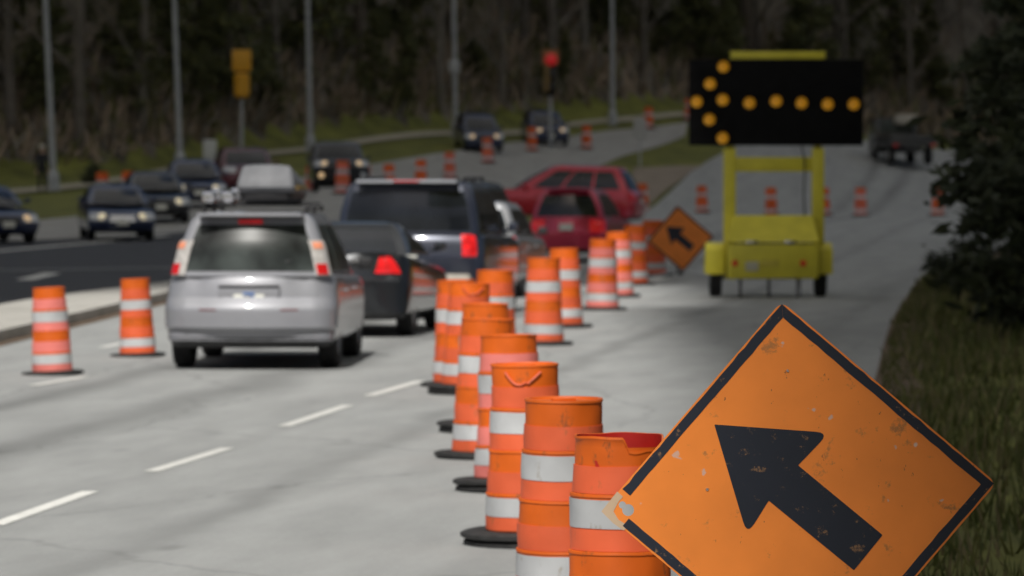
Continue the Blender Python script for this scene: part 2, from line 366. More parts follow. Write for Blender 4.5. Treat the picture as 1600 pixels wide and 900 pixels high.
# dark asphalt lane next to the island
dk_px_far = [(-120, 380), (0, 377), (130, 373), (255, 366), (330, 358)]
dk = [(-19, 18), (-18, 60)] + [ground_hit(*p) for p in dk_px_far]
strip('asphalt_lane', dk, [(-10.6, 18), (-9.9, 33), (-8.35, 62), (-7.5, 77), (-6.5, 92)], 60, 10, -.002, M['asphalt'])
def kerb_joints(m):
    nt = m.node_tree; n = nt.nodes.new; l = nt.links.new; b = nt.nodes['Principled BSDF']; src = b.inputs['Base Color'].links[0].from_socket
    uv = n('ShaderNodeUVMap'); sx = n('ShaderNodeSeparateXYZ'); l(uv.outputs[0], sx.inputs[0])
    d = n('ShaderNodeMath'); d.operation = 'DIVIDE'; d.inputs[1].default_value = 3.0; l(sx.outputs[1], d.inputs[0])
    f = n('ShaderNodeMath'); f.operation = 'FRACT'; l(d.outputs[0], f.inputs[0])
    g = n('ShaderNodeMath'); g.operation = 'LESS_THAN'; g.inputs[1].default_value = .02; l(f.outputs[0], g.inputs[0])
    k = n('ShaderNodeMath'); k.operation = 'MULTIPLY'; k.inputs[1].default_value = .6; l(g.outputs[0], k.inputs[0])
    mx = n('ShaderNodeMix'); mx.data_type = 'RGBA'; mx.inputs['B'].default_value = (.1, .085, .07, 1); l(k.outputs[0], mx.inputs['Factor']); l(src, mx.inputs['A']); l(mx.outputs['Result'], b.inputs['Base Color'])
kerb_joints(M['concrete_white'])
isl = strip('traffic_island', isl_far, isl_near, 60, 6, .15, M['concrete_white'], thick=.19)
strip('gutter_dirt', [(x + .02, y) for x, y in isl_near], [(x + .22, y) for x, y in isl_near], 60, 3, .008, M['dirt'])
sw = [(-60, 305), (0, 302), (130, 290), (240, 270), (350, 247), (470, 236), (700, 208), (880, 196), (1070, 180), (1200, 170)]
sl_ = [ground_hit(x, y - 3.5) for x, y in sw]; sr_ = [ground_hit(x, y + 3.5) for x, y in sw]
strip('footpath', sl_, sr_, 90, 4, .03, M['path'])
tan_l = [ground_hit(*p) for p in ((985, 318), (985, 300), (985, 280), (990, 263))]
tan_r = [ground_hit(*p) for p in ((1012, 322), (1035, 300), (1072, 275), (1098, 259))]
strip('gravel_corner', tan_l, tan_r, 24, 8, .012, mat('tan_gravel', (.25, .205, .16), .95, var=.2, scale=1.5))
# painted lines
def dash_line(x0, y0, x1, y1, w, name='lane_marking'):
    d = Vector((x1 - x0, y1 - y0)).normalized(); nx, ny = -d.y * w / 2, d.x * w / 2
    return strip(name, [(x0 + nx, y0 + ny), (x1 + nx, y1 + ny)], [(x0 - nx, y0 - ny), (x1 - nx, y1 - ny)], 8, 3, .005, M['linewhite'])
def gpx(a): 
    s = (a[1] - 244) / CAM_H; return ((a[0] - 800) / s, F_PX / s)
for a, b, w in (((-10, 822), (140, 769), .12), ((235, 738), (355, 701), .12), (((443), 667), (543, 634), .12), ((577, 619), (657, 596), .12),
                ((50, 603), (132, 589), .12), ((160, 543), (205, 534), .13), ((-260, 905), (-150, 868), .12), ((1012, 440), (1036, 434), .3)):
    dash_line(*gpx(a), *gpx(b), w)
for a, b in (((38, 438), (82, 427)),):
    p, q = ground_hit(*a), ground_hit(*b); dash_line(*p, *q, .35)
p, q = ground_hit(-100, 424), ground_hit(300, 418); dash_line(*p, *q, .18)
p, q = ground_hit(-60, 398), ground_hit(260, 368); dash_line(*p, *q, .3)

# ------------------------------------------------------------------ unseen clouds added to darken the distance and the right-hand verge
def in_poly(x, y, poly):
    c = False; j = len(poly) - 1
    for i in range(len(poly)):
        xi, yi = poly[i]; xj, yj = poly[j]
        if (yi > y) != (yj > y) and x < (xj - xi) * (y - yi) / (yj - yi) + xi: c = not c
        j = i
    return c
far_shade = [(2.6, 91), (0, 88), (-5.4, 83), (-8.5, 77), (-20, 74), (-60, 76), (-420, 80), (-420, 640), (420, 640), (420, 92)]
near_shade = [(1.08, -40), (1.08, 18), (1.25, 25), (1.7, 50), (2.15, 72), (3.2, 84), (2.7, 90.5), (420, 91.5), (420, -160), (1.08, -160)]
def added_cloud(shade_poly, through, CLOUD_H):
    sh = Vector((sdir.x, sdir.y)) / sdir.z * CLOUD_H
    from mathutils import noise
    # fine grid near the rim that matters, coarse elsewhere
    xs = sorted(set(list(np.arange(-420, -60, 24)) + list(np.arange(-60, 60, 1.0)) + list(np.arange(60, 421, 24))))
    ys = sorted(set(list(np.arange(-160, -30, 13)) + list(np.arange(-30, 150, 1.0)) + list(np.arange(150, 641, 24))))
    nx, ny = len(xs), len(ys)
    ins = np.zeros((ny - 1, nx - 1), bool)
    for j in range(ny - 1):
        for i in range(nx - 1):
            x = (xs[i] + xs[i + 1]) / 2; y = (ys[j] + ys[j + 1]) / 2
            q = noise.noise_vector(Vector((x * .22, y * .22, 3.1))) * 1.5
            ins[j, i] = in_poly(x + q.x * .25, y + q.y * .8, shade_poly)
    used = {}
    mb = MB()
    def vid(i, j, top):
        k = (i, j, top)
        if k not in used:
            x, y = xs[i], ys[j]; edge = False
            for dj in (-1, 0):
                for di in (-1, 0):
                    jj, ii = j + dj, i + di
                    if not (0 <= jj < ny - 1 and 0 <= ii < nx - 1) or not ins[jj, ii]: edge = True
            p = Vector((x * .05, y * .05, 1)); tz = 0 if edge else ((9 + 7 * noise.noise(p)) if top else (-2 - 2 * abs(noise.noise(p * 2))))
            used[k] = len(mb.v); mb.v.append(Vector((x + sh.x, y + sh.y, CLOUD_H + tz + (.6 if top else 0))))
        return used[k]
    for j in range(ny - 1):
        for i in range(nx - 1):
            if not ins[j, i]: continue
            for top in (0, 1):
                f = [vid(i, j, top), vid(i + 1, j, top), vid(i + 1, j + 1, top), vid(i, j + 1, top)]
                mb.f.append(f if top else f[::-1]); mb.m.append(0)
            for (di, dj, a, b) in ((0, -1, (i, j), (i + 1, j)), (0, 1, (i + 1, j + 1), (i, j + 1)), (-1, 0, (i, j + 1), (i, j)), (1, 0, (i + 1, j), (i + 1, j + 1))):
                jj, ii = j + dj, i + di
                if not (0 <= jj < ny - 1 and 0 <= ii < nx - 1) or not ins[jj, ii]:
                    mb.f.append([vid(*a, 0), vid(*b, 0), vid(*b, 1), vid(*a, 1)]); mb.m.append(0)
    m = bpy.data.materials.new('added_cloud_white'); m.use_nodes = True; nt = m.node_tree; nt.nodes.clear(); n = nt.nodes.new
    out = n('ShaderNodeOutputMaterial'); d = n('ShaderNodeBsdfDiffuse'); d.inputs[0].default_value = (.8, .8, .8, 1)
    t = n('ShaderNodeBsdfTranslucent'); t.inputs[0].default_value = (.8, .8, .8, 1); mx = n('ShaderNodeMixShader'); mx.inputs[0].default_value = through
    nt.links.new(d.outputs[0], mx.inputs[1]); nt.links.new(t.outputs[0], mx.inputs[2]); nt.links.new(mx.outputs[0], out.inputs[0])
    o = mb.build('added_cloud', m); tag(o, kind='structure'); return o
added_cloud(far_shade, .61, 250.0)
added_cloud(near_shade, .08, 150.0)

# ------------------------------------------------------------------ trees
def bare_tree_meshes(seed, H):
    rnd = random.Random(seed); tr = MB(); tw = MB()
    def grow(p, d, L, r, lev):
        segs = 4 if lev == 0 else 3; q = p; rr = r
        for k in range(segs):
            nd = (d + Vector((rnd.uniform(-1, 1), rnd.uniform(-1, 1), rnd.uniform(-.3, .6))) * (.07 if lev == 0 else .2)).normalized()
            e = q + nd * L / segs; r2 = r * (1 - (k + 1) / segs * (.5 if lev == 0 else .7))
            (tr if lev < 2 else tw).tube(q, e, rr, r2, 7 if lev == 0 else (5 if lev == 1 else 3), cap=False)
            if lev < 4 and (lev > 0 or k >= 0):
                nb = (2 if lev == 0 else 2) + (lev == 0 and k > 1) * 2
                for _ in range(nb):
                    a = rnd.uniform(0, 6.283); up = rnd.uniform(.25, .9)
                    bd = (Vector((math.cos(a), math.sin(a), 0)) * (1 - .4 * up) + Vector((0, 0, up)) + nd * .3).normalized()
                    bp = q.lerp(e, rnd.uniform(.3, 1))
                    if lev == 0 and bp.z < H * .14: continue
                    grow(bp, bd, L * rnd.uniform(.32, .5) * (.75 if lev == 0 else 1), max(r2 * .5, .02), lev + 1)
            q, d, rr = e, nd, r2
    grow(Vector((0, 0, -.3)), Vector((rnd.uniform(-.06, .06), 0, 1)), H, H * .017, 0)
    return tr, tw

def evergreen_meshes(seed, H, wid, nleaf, base=.08, size=.32):
    rnd = random.Random(seed); tr = MB(); cr = MB()
    tr.tube((0, 0, -.3), (rnd.uniform(-.2, .2), 0, H * .95), H * .018, .03, 7)
    nb = 46
    for b in range(nb):
        t = (b + rnd.random()) / nb; z = H * lerp(base, .98, t); ln = wid * (1 - t) ** .75 * rnd.uniform(.55, 1.15) + .15
        a = rnd.uniform(0, 6.283); dr = Vector((math.cos(a), math.sin(a), rnd.uniform(-.12, .3)))
        p0 = Vector((0, 0, z)); p1 = p0 + dr * ln
        tr.tube(p0, p1, .03, .008, 4, cap=False)
        for _ in range(int(nleaf / nb)):
            f = rnd.random() ** .6; c = p0.lerp(p1, f) + Vector((rnd.gauss(0, 1), rnd.gauss(0, 1), rnd.gauss(0, .8))) * size * .9 * (.5 + ln * .22)
            s = size * rnd.uniform(.4, 1.1); u = Vector((rnd.gauss(0, 1), rnd.gauss(0, 1), rnd.gauss(0, .6))).normalized(); v = u.cross(Vector((rnd.gauss(0, 1), rnd.gauss(0, 1), rnd.gauss(0, 1)))).normalized()
            cr.add([c - u * s, c + v * s * .35, c + u * s, c - v * s * .35], [[0, 1, 2, 3]], rnd.randrange(3))
    return tr, cr

bark = [mat('grey_bark', (.115, .1, .085), .95, var=.3, scale=2), mat('pale_bark', (.15, .135, .115), .95, var=.25, scale=2), mat('brown_bark', (.08, .065, .05), .95, var=.3, scale=2)]
twig = [mat('brown_twigs', (.2, .165, .13), .95), mat('grey_twigs', (.22, .2, .175), .95), mat('budding_twigs', (.18, .17, .08), .95)]
leafm = [mat('dark_olive_leaf', (.075, .08, .03), .8), mat('olive_leaf', (.12, .12, .035), .8), mat('dull_green_leaf', (.065, .075, .032), .8)]
GB = 'bare trees of the wood behind the road'; GE = 'evergreens of the wood behind the road'
def tree_root(kind, name, label, cat, group, mats, meshes):
    r = empty(name, label, cat, group=group)
    tr, cr = meshes
    tr.build('trunk', mats[0], r, angle=60); cr.build('crown', mats[1], r, smooth=False); return r
protos = []
for k in range(4):
    protos.append(tree_root('b', 'bare_tree', ['grey leafless tree in the dark wood behind the road', 'pale barked leafless tree in the dark wood behind the road', 'brown leafless tree with budding twigs in the dark wood behind the road', 'grey leafless tree in the dark wood behind the road'][k], 'tree', GB, (bark[[0, 1, 2, 0][k]], twig[[1, 0, 2, 0][k]]), bare_tree_meshes(11 + k, 13 + k * .8)))
ever = []
for k in range(3):
    ever.append(tree_root('e', 'evergreen_tree', 'dark olive evergreen tree in the wood behind the road', 'tree', GE, (bark[2], leafm), evergreen_meshes(31 + k, 11 + k * 1.5, 2.6 + .4 * k, 5200)))
used_t = set(); rnd = random.Random(5)
def put(o, x, y, sc, first):
    t = o if first else copy_tree(o)
    t.location = (x, y, h(x, y) - .06); t.rotation_euler = (0, 0, rnd.uniform(0, 6.28)); t.scale = (sc, sc, sc * rnd.uniform(.9, 1.15)); return t
spots = []
for row, (dy, step) in enumerate(((5, 2.9), (10, 2.7), (17, 3.0), (26, 3.4), (38, 4.0))):
    x = -33 + row * .7
    while x < 46:
        spots.append((x + rnd.uniform(-.9, .9), float(wood_edge(x)) + dy + rnd.uniform(-1.8, 1.8), row)); x += step
for (x, y, row) in spots:
    if rnd.random() < (.3 if row == 0 else .42):
        k = rnd.randrange(3); put(ever[k], x, y, rnd.uniform(.55, .95), ('e', k) not in used_t); used_t.add(('e', k))
    else:
        k = rnd.randrange(4); put(protos[k], x, y, rnd.uniform(.75, 1.15), ('b', k) not in used_t); used_t.add(('b', k))
for k in range(46):
    x = rnd.uniform(-32, 42); y = float(wood_edge(x)) + rnd.uniform(2.5, 14); put(ever[k % 3], x, y, rnd.uniform(.22, .5), False)
# tangled undergrowth at the foot of the wood: nobody could count it
br = MB()
for _ in range(12000):
    x = rnd.uniform(-36, 44); d = abs(rnd.gauss(0, 1)) * 7 + rnd.uniform(-1.0, 1); y = float(wood_edge(x)) + 2.2 + d
    z = h(x, y); L = rnd.uniform(.3, 1.5); a = Vector((rnd.gauss(0, .5), rnd.gauss(0, .5), 1)).normalized()
    p = Vector((x, y, z - .1)); u = Vector((rnd.gauss(0, 1), rnd.gauss(0, 1), 0)).normalized() * rnd.uniform(.06, .16)
    br.add([p - u, p + u, p + a * L + u * .3, p + a * L - u * .3], [[0, 1, 2, 3]], rnd.choice((0, 0, 0, 1, 2)))
o = br.build('undergrowth', [mat('dry_brush', (.26, .20, .145), .95), mat('grey_brush', (.2, .18, .155), .95), leafm[1]], smooth=False)
tag(o, 'tangled brown dry brush along the foot of the wood', 'undergrowth', kind='stuff')

# tall dense evergreen row added along the right-hand verge to block light
vproto = [tree_root('v', 'evergreen_tree', 'tall dark evergreen in the added shade row along the right hand verge', 'tree', 'added evergreens along the right hand verge', (bark[2], [mat('verge_leaf_dark', (.022, .030, .012), .85), mat('verge_leaf', (.032, .040, .014), .85), mat('verge_leaf_olive', (.028, .034, .014), .85)]), evergreen_meshes(61 + k, 12 + k, 2.5, 15000, .01, .17)) for k in range(2)]
rv = random.Random(8); n_v = 0
for x, y in [(4.6, 4), (5.2, 9.5), (6.0, 15), (7.3, 22), (8.2, 29), (9.0, 36), (9.9, 43), (10.6, 50), (11.2, 56)] + [(.0895 * y_ + 2.3, y_) for y_ in (62, 66.5, 71, 76, 81, 87, 93, 100, 107)] + [(.1 * y_ + 2.3, y_) for y_ in (114, 122, 130, 139)]:
    t = vproto[n_v] if n_v < 2 else copy_tree(vproto[n_v % 2]); n_v += 1; k_ = rv.uniform(.85, 1.15); x += rv.uniform(-.2, .6)
    t.location = (x, y, h(x, y) - .05); t.scale = (k_, k_, k_ * rv.uniform(.9, 1.1)); t.rotation_euler = (0, 0, rv.uniform(0, 6.28))
# rough grass along the right-hand verge and the road's ragged edge
vg = MB(); edge_x = lambda y_: float(np.interp(y_, [0, 20, 44.5, 70, 97, 127], [-.75, 1.1, 3.4, 5.6, 8.3, 13]))
for _ in range(30000):
    y = 15 + 95 * rv.random() ** 1.5; d_ = rv.random() ** 1.6 * 6; x = edge_x(y) + d_ - .12 * rv.random(); z = h(x, y)
    if mn(x * 1.3, y * .8) > .28 and d_ > .2: continue
    L = rv.uniform(.05, .2) * (1 + max(0, mn(x * .7 + 4, y * .5)) * 1.4) * (.5 if d_ < .25 else 1); a_ = rv.uniform(0, 6.28); u = Vector((math.cos(a_), math.sin(a_), 0)) * rv.uniform(.006, .014) * (1 + y / 60)
    p = Vector((x, y, z - .04)); tip = p + Vector((rv.gauss(0, .35) * L, rv.gauss(0, .35) * L, L + .04))
    vg.add([p - u, p + u, tip], [[0, 1, 2]], rv.choice((0, 0, 1, 2)))
tag(vg.build('verge_grass', [mat('grass_blade', (.07, .085, .016), .8), mat('grass_blade_pale', (.13, .13, .035), .8), mat('grass_blade_dry', (.17, .14, .07), .85)], smooth=False), 'rough patchy grass along the right hand road edge', 'grass', kind='stuff')
strip('verge_dirt', [(edge_x(y_) - .16, y_) for y_ in range(12, 128, 5)], [(edge_x(y_) + .35, y_) for y_ in range(12, 128, 5)], 70, 3, .004, M['dirt'])

# ------------------------------------------------------------------ vehicles
class Loft:
    """body shell: rings (zr, zf, y0, y1, w, rr, rf, br, bf) from bottom to top; u in [0,8) round the outline from the rear left corner"""
    def __init__(s, rings): s.r = rings
    def ring(s, R_, u):
        zr, zf, y0, y1, w, rr, rf, br_, bf = R_; u %= 8; g = int(u); f = u - g
        def corner(cx, cy, r, a0): a = a0 + f * math.pi / 2; return cx + r * math.cos(a), cy + r * math.sin(a)
        if g == 0: x = lerp(-(w - rr), w - rr, f); y = y0 + br_ * (2 * f - 1) ** 2
        elif g == 1: x, y = corner(w - rr, y0 + br_ + rr, rr, -math.pi / 2)
        elif g == 2: x = w; y = lerp(y0 + br_ + rr, y1 - bf - rf, f)
        elif g == 3: x, y = corner(w - rf, y1 - bf - rf, rf, 0)
        elif g == 4: x = lerp(w - rf, -(w - rf), f); y = y1 - bf * (2 * f - 1) ** 2
        elif g == 5: x, y = corner(-(w - rf), y1 - bf - rf, rf, math.pi / 2)
        elif g == 6: x = -w; y = lerp(y1 - bf - rf, y0 + br_ + rr, f)
        else: x, y = corner(-(w - rr), y0 + br_ + rr, rr, math.pi)
        return Vector((x, y, lerp(zr, zf, (y - y0) / max(y1 - y0, .01))))
    def p(s, u, v):
        i = max(0, min(len(s.r) - 2, int(v))); return s.ring(s.r[i], u).lerp(s.ring(s.r[i + 1], u), v - i)
    def n(s, u, v):
        du = s.p(u + .01, v) - s.p(u - .01, v); dv = s.p(u, v + .02) - s.p(u, v - .02); q = du.cross(dv); return q.normalized() if q.length > 1e-9 else Vector((0, -1, 0))
    US = [i / 10 for i in range(10)] + [1 + i / 6 for i in range(6)] + [2 + i / 14 for i in range(14)] + [3 + i / 6 for i in range(6)] + [4 + i / 10 for i in range(10)] + [5 + i / 6 for i in range(6)] + [6 + i / 14 for i in range(14)] + [7 + i / 6 for i in range(6)]
    def shell(s, sub=1):
        mb = MB(); n = len(s.US); vs_ = []
        for i in range(len(s.r)):
            vs_ += [s.ring(s.r[i], u) for u in s.US]
        fs = [[i * n + k, i * n + (k + 1) % n, (i + 1) * n + (k + 1) % n, (i + 1) * n + k] for i in range(len(s.r) - 1) for k in range(n)]
        fs += [list(range(n))[::-1], list(range((len(s.r) - 1) * n, len(s.r) * n))]
        return mb.add(vs_, fs)
    def patch(s, mb, u0, u1, v0, v1, nu=6, nv=4, off=.006, mi=0, taper=(0, 0)):
        """a slightly proud panel with closed rims; taper narrows its upper corners in u"""
        vs_ = []
        for o_ in (off, -.012):
            for j in range(nv + 1):
                for i in range(nu + 1):
                    t = j / nv; v = lerp(v0, v1, t); u = lerp(u0 + taper[0] * t, u1 - taper[1] * t, i / nu)
                    vs_.append(s.p(u, v) + s.n(u, v) * o_)
        N = (nu + 1) * (nv + 1); ix = lambda i, j: j * (nu + 1) + i
        fs = [[ix(i, j), ix(i + 1, j), ix(i + 1, j + 1), ix(i, j + 1)] for j in range(nv) for i in range(nu)]
        ring = [ix(i, 0) for i in range(nu + 1)] + [ix(nu, j) for j in range(1, nv + 1)] + [ix(i, nv) for i in range(nu - 1, -1, -1)] + [ix(0, j) for j in range(nv - 1, 0, -1)]
        fs += [[b, a, a + N, b + N] for a, b in zip(ring, ring[1:] + ring[:1])]
        return mb.add(vs_, fs, mi)

WHEELS = {}
def wheel_meshes(r, w):
    k = (r, w)
    if k not in WHEELS:
        t = MB().lathe([(r * .62, -w / 2 + .01), (r * .9, -w / 2), (r, -w / 2 + .03), (r, w / 2 - .03), (r * .9, w / 2), (r * .62, w / 2 - .01)], 28, axis=(1, 0, 0))
        tm = t.mesh('tyre', M['tyre'])
        q = MB().lathe([(r * .64, -.05), (r * .64, w / 2 - .015), (r * .58, w / 2 - .02), (r * .5, w / 2 - .05), (.001, w / 2 - .05)], 28, axis=(1, 0, 0))
        for a in range(5):
            an = a * 2 * math.pi / 5; q.box((w / 2 - .035, math.cos(an) * r * .3, math.sin(an) * r * .3), (.03, r * .6, r * .14), Matrix.Rotation(an, 3, 'X'))
        q.lathe([(r * .14, w / 2 - .04), (r * .12, w / 2 - .005), (.001, w / 2)], 12, axis=(1, 0, 0))
        WHEELS[k] = (tm, q.mesh('rim', M['rim']))
    return WHEELS[k]

def link(name, me, parent, loc=(0, 0, 0), rot=(0, 0, 0), label=None):
    o = bpy.data.objects.new(name, me); COL.objects.link(o); o.parent = parent; o.location = loc; o.rotation_euler = rot
    if label: o['label'] = label
    return o

def base_spec(kind):
    """proportions of each kind of car; half-lengths from the middle"""
    if kind == 'sedan': return dict(L=4.6, W=1.78, H=1.45, zr=1.02, zf=.76, gy0=-1.95, gy1=.98, ry0=-1.12, ry1=.08, rw=.19, wr=.32, wy=1.33, rear='notch')
    if kind == 'minivan': return dict(L=4.6, W=1.76, H=1.62, zr=.98, zf=.86, gy0=-2.2, gy1=1.45, ry0=-2.04, ry1=.42, rw=.21, rr=.3, bow=.09, wr=.325, wy=1.36, rear='hatch')
    if kind == 'suv': return dict(L=5.1, W=2.0, H=1.92, zr=1.16, zf=1.06, gy0=-2.46, gy1=1.12, ry0=-2.36, ry1=.3, rw=.17, wr=.385, wy=1.5, rear='hatch')
    if kind == 'wagon': return dict(L=4.55, W=1.8, H=1.66, zr=1.0, zf=.88, gy0=-2.18, gy1=1.15, ry0=-2.02, ry1=.2, rw=.17, wr=.34, wy=1.33, rear='hatch')

def car(name, label, kind, col, px, gy, s, head, end='rear', group=None, **o):
    S = base_spec(kind); S.update(o.get('spec', {}))
    L, Wd, H, zr, zf = S['L'], S['W'] / 2, S['H'], S['zr'], S['zf']; a, b = -L / 2, L / 2
    Yd = F_PX / s; X = (px - 800) / s
    hd = R(-head)                                     # heading: degrees to the right of straight ahead
    fwd = Vector((-math.sin(hd), math.cos(hd)))
    c = Vector((X, Yd)) + (fwd * L / 2 if end == 'rear' else (-fwd * L / 2 if end == 'front' else fwd * 0))
    K = o.get('scale', 1.0)
    if end == 'rear': c += fwd * L / 2 * (K - 1)
    root = empty(name, label, 'car' if kind != 'suv' else 'SUV', (c.x, c.y, h(c.x, c.y)), hd, group); root.scale = (K, K, K)
    # pitch the car with the slope under it
    zf_, zr_ = h(c.x + fwd.x * 1.35, c.y + fwd.y * 1.35), h(c.x - fwd.x * 1.35, c.y - fwd.y * 1.35)
    root.rotation_euler.x = math.atan2(zf_ - zr_, 2.7); root.location.z = (zf_ + zr_) / 2
    pm = col if not isinstance(col, tuple) else paint(name + '_paint', col)
    low = .24 if kind != 'suv' else .34
    hb = zr - .34
    q_, v_ = S.get('rr', .2), S.get('bow', .06)
    B = Loft([(low, low, a + .16, b - .2, Wd - .10, .18, .25, .06, .12),
              (low + .07, low + .05, a + .05, b - .08, Wd - .03, .18, .28, .06, .14),
              (low + .22, low + .2, a, b - .01, Wd - .005, q_, .3, v_, .16),
              (hb, zf - .26, a + .005, b, Wd, q_, .3, v_, .17),
              (hb + .04, zf - .22, a + .05, b - .03, Wd, q_, .3, v_, .17),
              (zr - .14, zf - .1, a + .07, b - .09, Wd - .008, q_, .3, v_ + .01, .18),
              (zr - .03, zf - .02, a + .1, b - .22, Wd - .035, q_, .3, v_ + .02, .2),
              (zr, zf + .02, a + .13, b - .36, Wd - .075, .2, .3, .08, .2),
              (zr + .012, zf + .05, a + .22, b - .75, Wd - .26, .2, .3, .05, .12)])
    body = B.shell().build('body', pm, root); fix_normals(body)
    cut = MB()
    for y in (-S['wy'], S['wy']):
        for sx in (-1, 1): cut.lathe([(.001, Wd - .26), (S['wr'] + .055, Wd - .26), (S['wr'] + .055, Wd + .1), (.001, Wd + .1)], 28, axis=(sx, 0, 0), org=(0, y, S['wr'] + .01))
    boolean_cut(body, cut)
    gz = lambda y: lerp(zr, zf, (y - a) / L)
    g0, g1 = S['gy0'], S['gy1']; zt = H - .1
    hz = zr - .02
    mid = lambda p, q: lerp(p, q, .5)
    wg = Wd - .07; wt = Wd - S['rw'] - .03
    rr = .16 if S['rear'] == 'notch' else .14
    G = Loft([(hz, hz - .06, g0, g1, wg, rr, .25, .1, .25),
              (mid(hz, zt) + .01, mid(hz - .06, zt - .02), mid(g0, S['ry0']) - .03, mid(g1, S['ry1']) + .06, mid(wg, wt) + .02, rr, .22, .1, .24),
              (zt, zt - .03, S['ry0'], S['ry1'], wt, rr, .2, .08, .2),
              (H - .03, H - .05, S['ry0'] + .06, S['ry1'] - .15, wt - .07, rr, .2, .06, .16),
              (H, H - .015, S['ry0'] + .25, S['ry1'] - .4, wt - .25, rr, .18, .03, .08)])
    cabin = G.shell().build('cabin', pm, root); fix_normals(cabin)
    # glass
    gl = M['glass'] if not o.get('glass') else M[o['glass']]
    w_ = MB(); G.patch(w_, -.12, 1.12, .18, 1.86, 10, 6); rw = w_.build('rear_window', gl, root)
    w_ = MB(); G.patch(w_, 4 - .2, 5.2, .12, 1.9, 10, 6); w_.build('windscreen', gl, root)
    for base, sg in ((2, 1), (6, -1)):
        cuts = [(.03, .3), (.33, .62), (.65, .93)] if S['rear'] == 'hatch' else [(.08, .45), (.48, .9)]
        for f0, f1 in cuts:
            if sg < 0: f0, f1 = 1 - f1, 1 - f0
            w_ = MB(); G.patch(w_, base + f0, base + f1, .2, 1.85, 5, 5); w_.build('side_window', gl, root)
    # lower dark valance, sills
    t = MB(); B.patch(t, -.9, 1.9, .05, 1.15, 16, 2, .008); t.build('rear_valance', M['trim'], root)
    t = MB(); B.patch(t, 3.3, 5.7, .05, 1.1, 14, 2, .008); t.build('front_valance', M['trim'], root)
    ud = MB().box((0, 0, low + .03), (Wd * 1.5, L * .86, .1)); ud.build('underbody', M['trim'], root)
    # wheels
    tm, rm = wheel_meshes(S['wr'], .21)
    for y in (-S['wy'], S['wy']):
        for sx in (-1, 1):
            tr = link('wheel', tm, root, (sx * (Wd - .125), y, S['wr']), (0, 0, 0 if sx > 0 else math.pi)); link('rim', rm, tr)
    # mirrors
    for sx in (-1, 1):
        mm = MB().box((sx * (Wd + .07), g1 - .55, zr + .05), (.15, .1, .12), bev=.03); mm.box((sx * (Wd - .01), g1 - .55, zr + .0), (.12, .05, .04)); mm.build('side_mirror', pm if not o.get('black_mirror') else M['trim'], root)
    # door handles and seams as fine trim
    for sx, bu in ((1, 2), (-1, 6)):
        for y in (-.75, .35):
            MB().box((sx * (Wd + .004), y, zr - .2), (.03, .16, .03), bev=.008).build('door_handle', pm, root)
    # plates
    pz = o.get('plate_z', zr - .28)
    pl = MB().box((0, a + (.02 if pz > hb else -.015) + .01, pz), (.31, .03, .155), bev=.004); po = pl.build('rear_plate', M['plate'], root)
    pl = MB().box((0, b + .008, low + .25), (.31, .03, .15), bev=.004); pl.build('front_plate', M['plate'], root)
    lit = o.get('brake', end == 'rear'); tm_ = M['tail_lit'] if lit else M['tail_red']
    tl = o.get('tail', 'wide')
    for sx in (0, 1):
        mb = MB()
        if tl == 'wide':
            u0, u1 = (.86, 1.6) if sx else (-.6, .14)
            B.patch(mb, u0, u1, 4.15, 5.75, 10, 3, .012)
        elif tl == 'block':
            u0, u1 = (.95, 1.6) if sx else (-.6, .05)
            B.patch(mb, u0, u1, 3.3, 6.1, 10, 4, .02)
        elif tl == 'tall':
            u0, u1 = (.96, 1.6) if sx else (-.6, .04)
            B.patch(mb, u0, u1, 4.3, 6.4, 8, 4, .02)
        mb.build('tail_light', tm_, root)
    hm = M[o.get('lamp', 'head_clear')]
    for sx in (0, 1):
        mb = MB(); u0, u1 = (3.35, 4.12) if not sx else (4.88, 5.65)
        B.patch(mb, u0, u1, 3.9, 5.6, 8, 3, .012); hl = mb.build('headlight', M['head_clear'], root)
        if o.get('lamp'):
            lp = MB(); q = B.p(4.06 if not sx else 4.94, 4.7); lp.lathe([(.001, .05), (.07, .045), (.1, .02), (.105, -.05), (.001, -.05)], 16, axis=(0, 1, 0), org=q + Vector((0, -.005, 0)))
            lp.build('lamp', hm, hl)
    g = MB(); B.patch(g, 4.22, 4.78, 3.1, 5.1, 8, 3, .010); g.build('grille', M[o.get('grille', 'trim')], root)
    root['_a'] = a
    del root['_a']
    return root, B, G, S, pm

SHOW = {}
# --- silver minivan
silver = paint('silver_paint', (.27, .275, .30), .2, .46)
mv, B, G, S, pm = car('minivan', 'silver minivan with a grey cargo box on its roof, nearest car on the road', 'minivan', silver, 388, 578, 141, 2.6, tail='none', glass='glass_grey', black_mirror=True, scale=1.09)
a = -S['L'] / 2
for sx in (0, 1):
    t = MB(); u0, u1 = (1.0, 1.9) if sx else (-.9, .0)
    # tall lamp cluster climbing the rear pillar
    G.patch(t, u0, u1, .02, 1.25, 8, 8, .022)
    tl = t.build('tail_light', M['tail_clear'], mv)
    r_ = MB(); G.patch(r_, u0 + .1, u1 - .3, .05, .42, 6, 3, .028); r_.build('brake_lens', M['tail_red'], tl)
    r_ = MB(); G.patch(r_, u0 + .15, u1 - .3, .95, 1.18, 6, 3, .028); r_.build('indicator_lens', M['lens_orange'], tl)
t = MB(); G.patch(t, .38, .62, 1.9, 2.0, 6, 2, .03); t.build('high_brake_light', M['tail_lit'], mv)
t = MB(); 
for i in range(12):
    x = lerp(-.62, .62, i / 11)
t.box((0, a + .24, 1.585), (1.08, .26, .035), bev=.014); t.build('roof_spoiler', pm, mv)
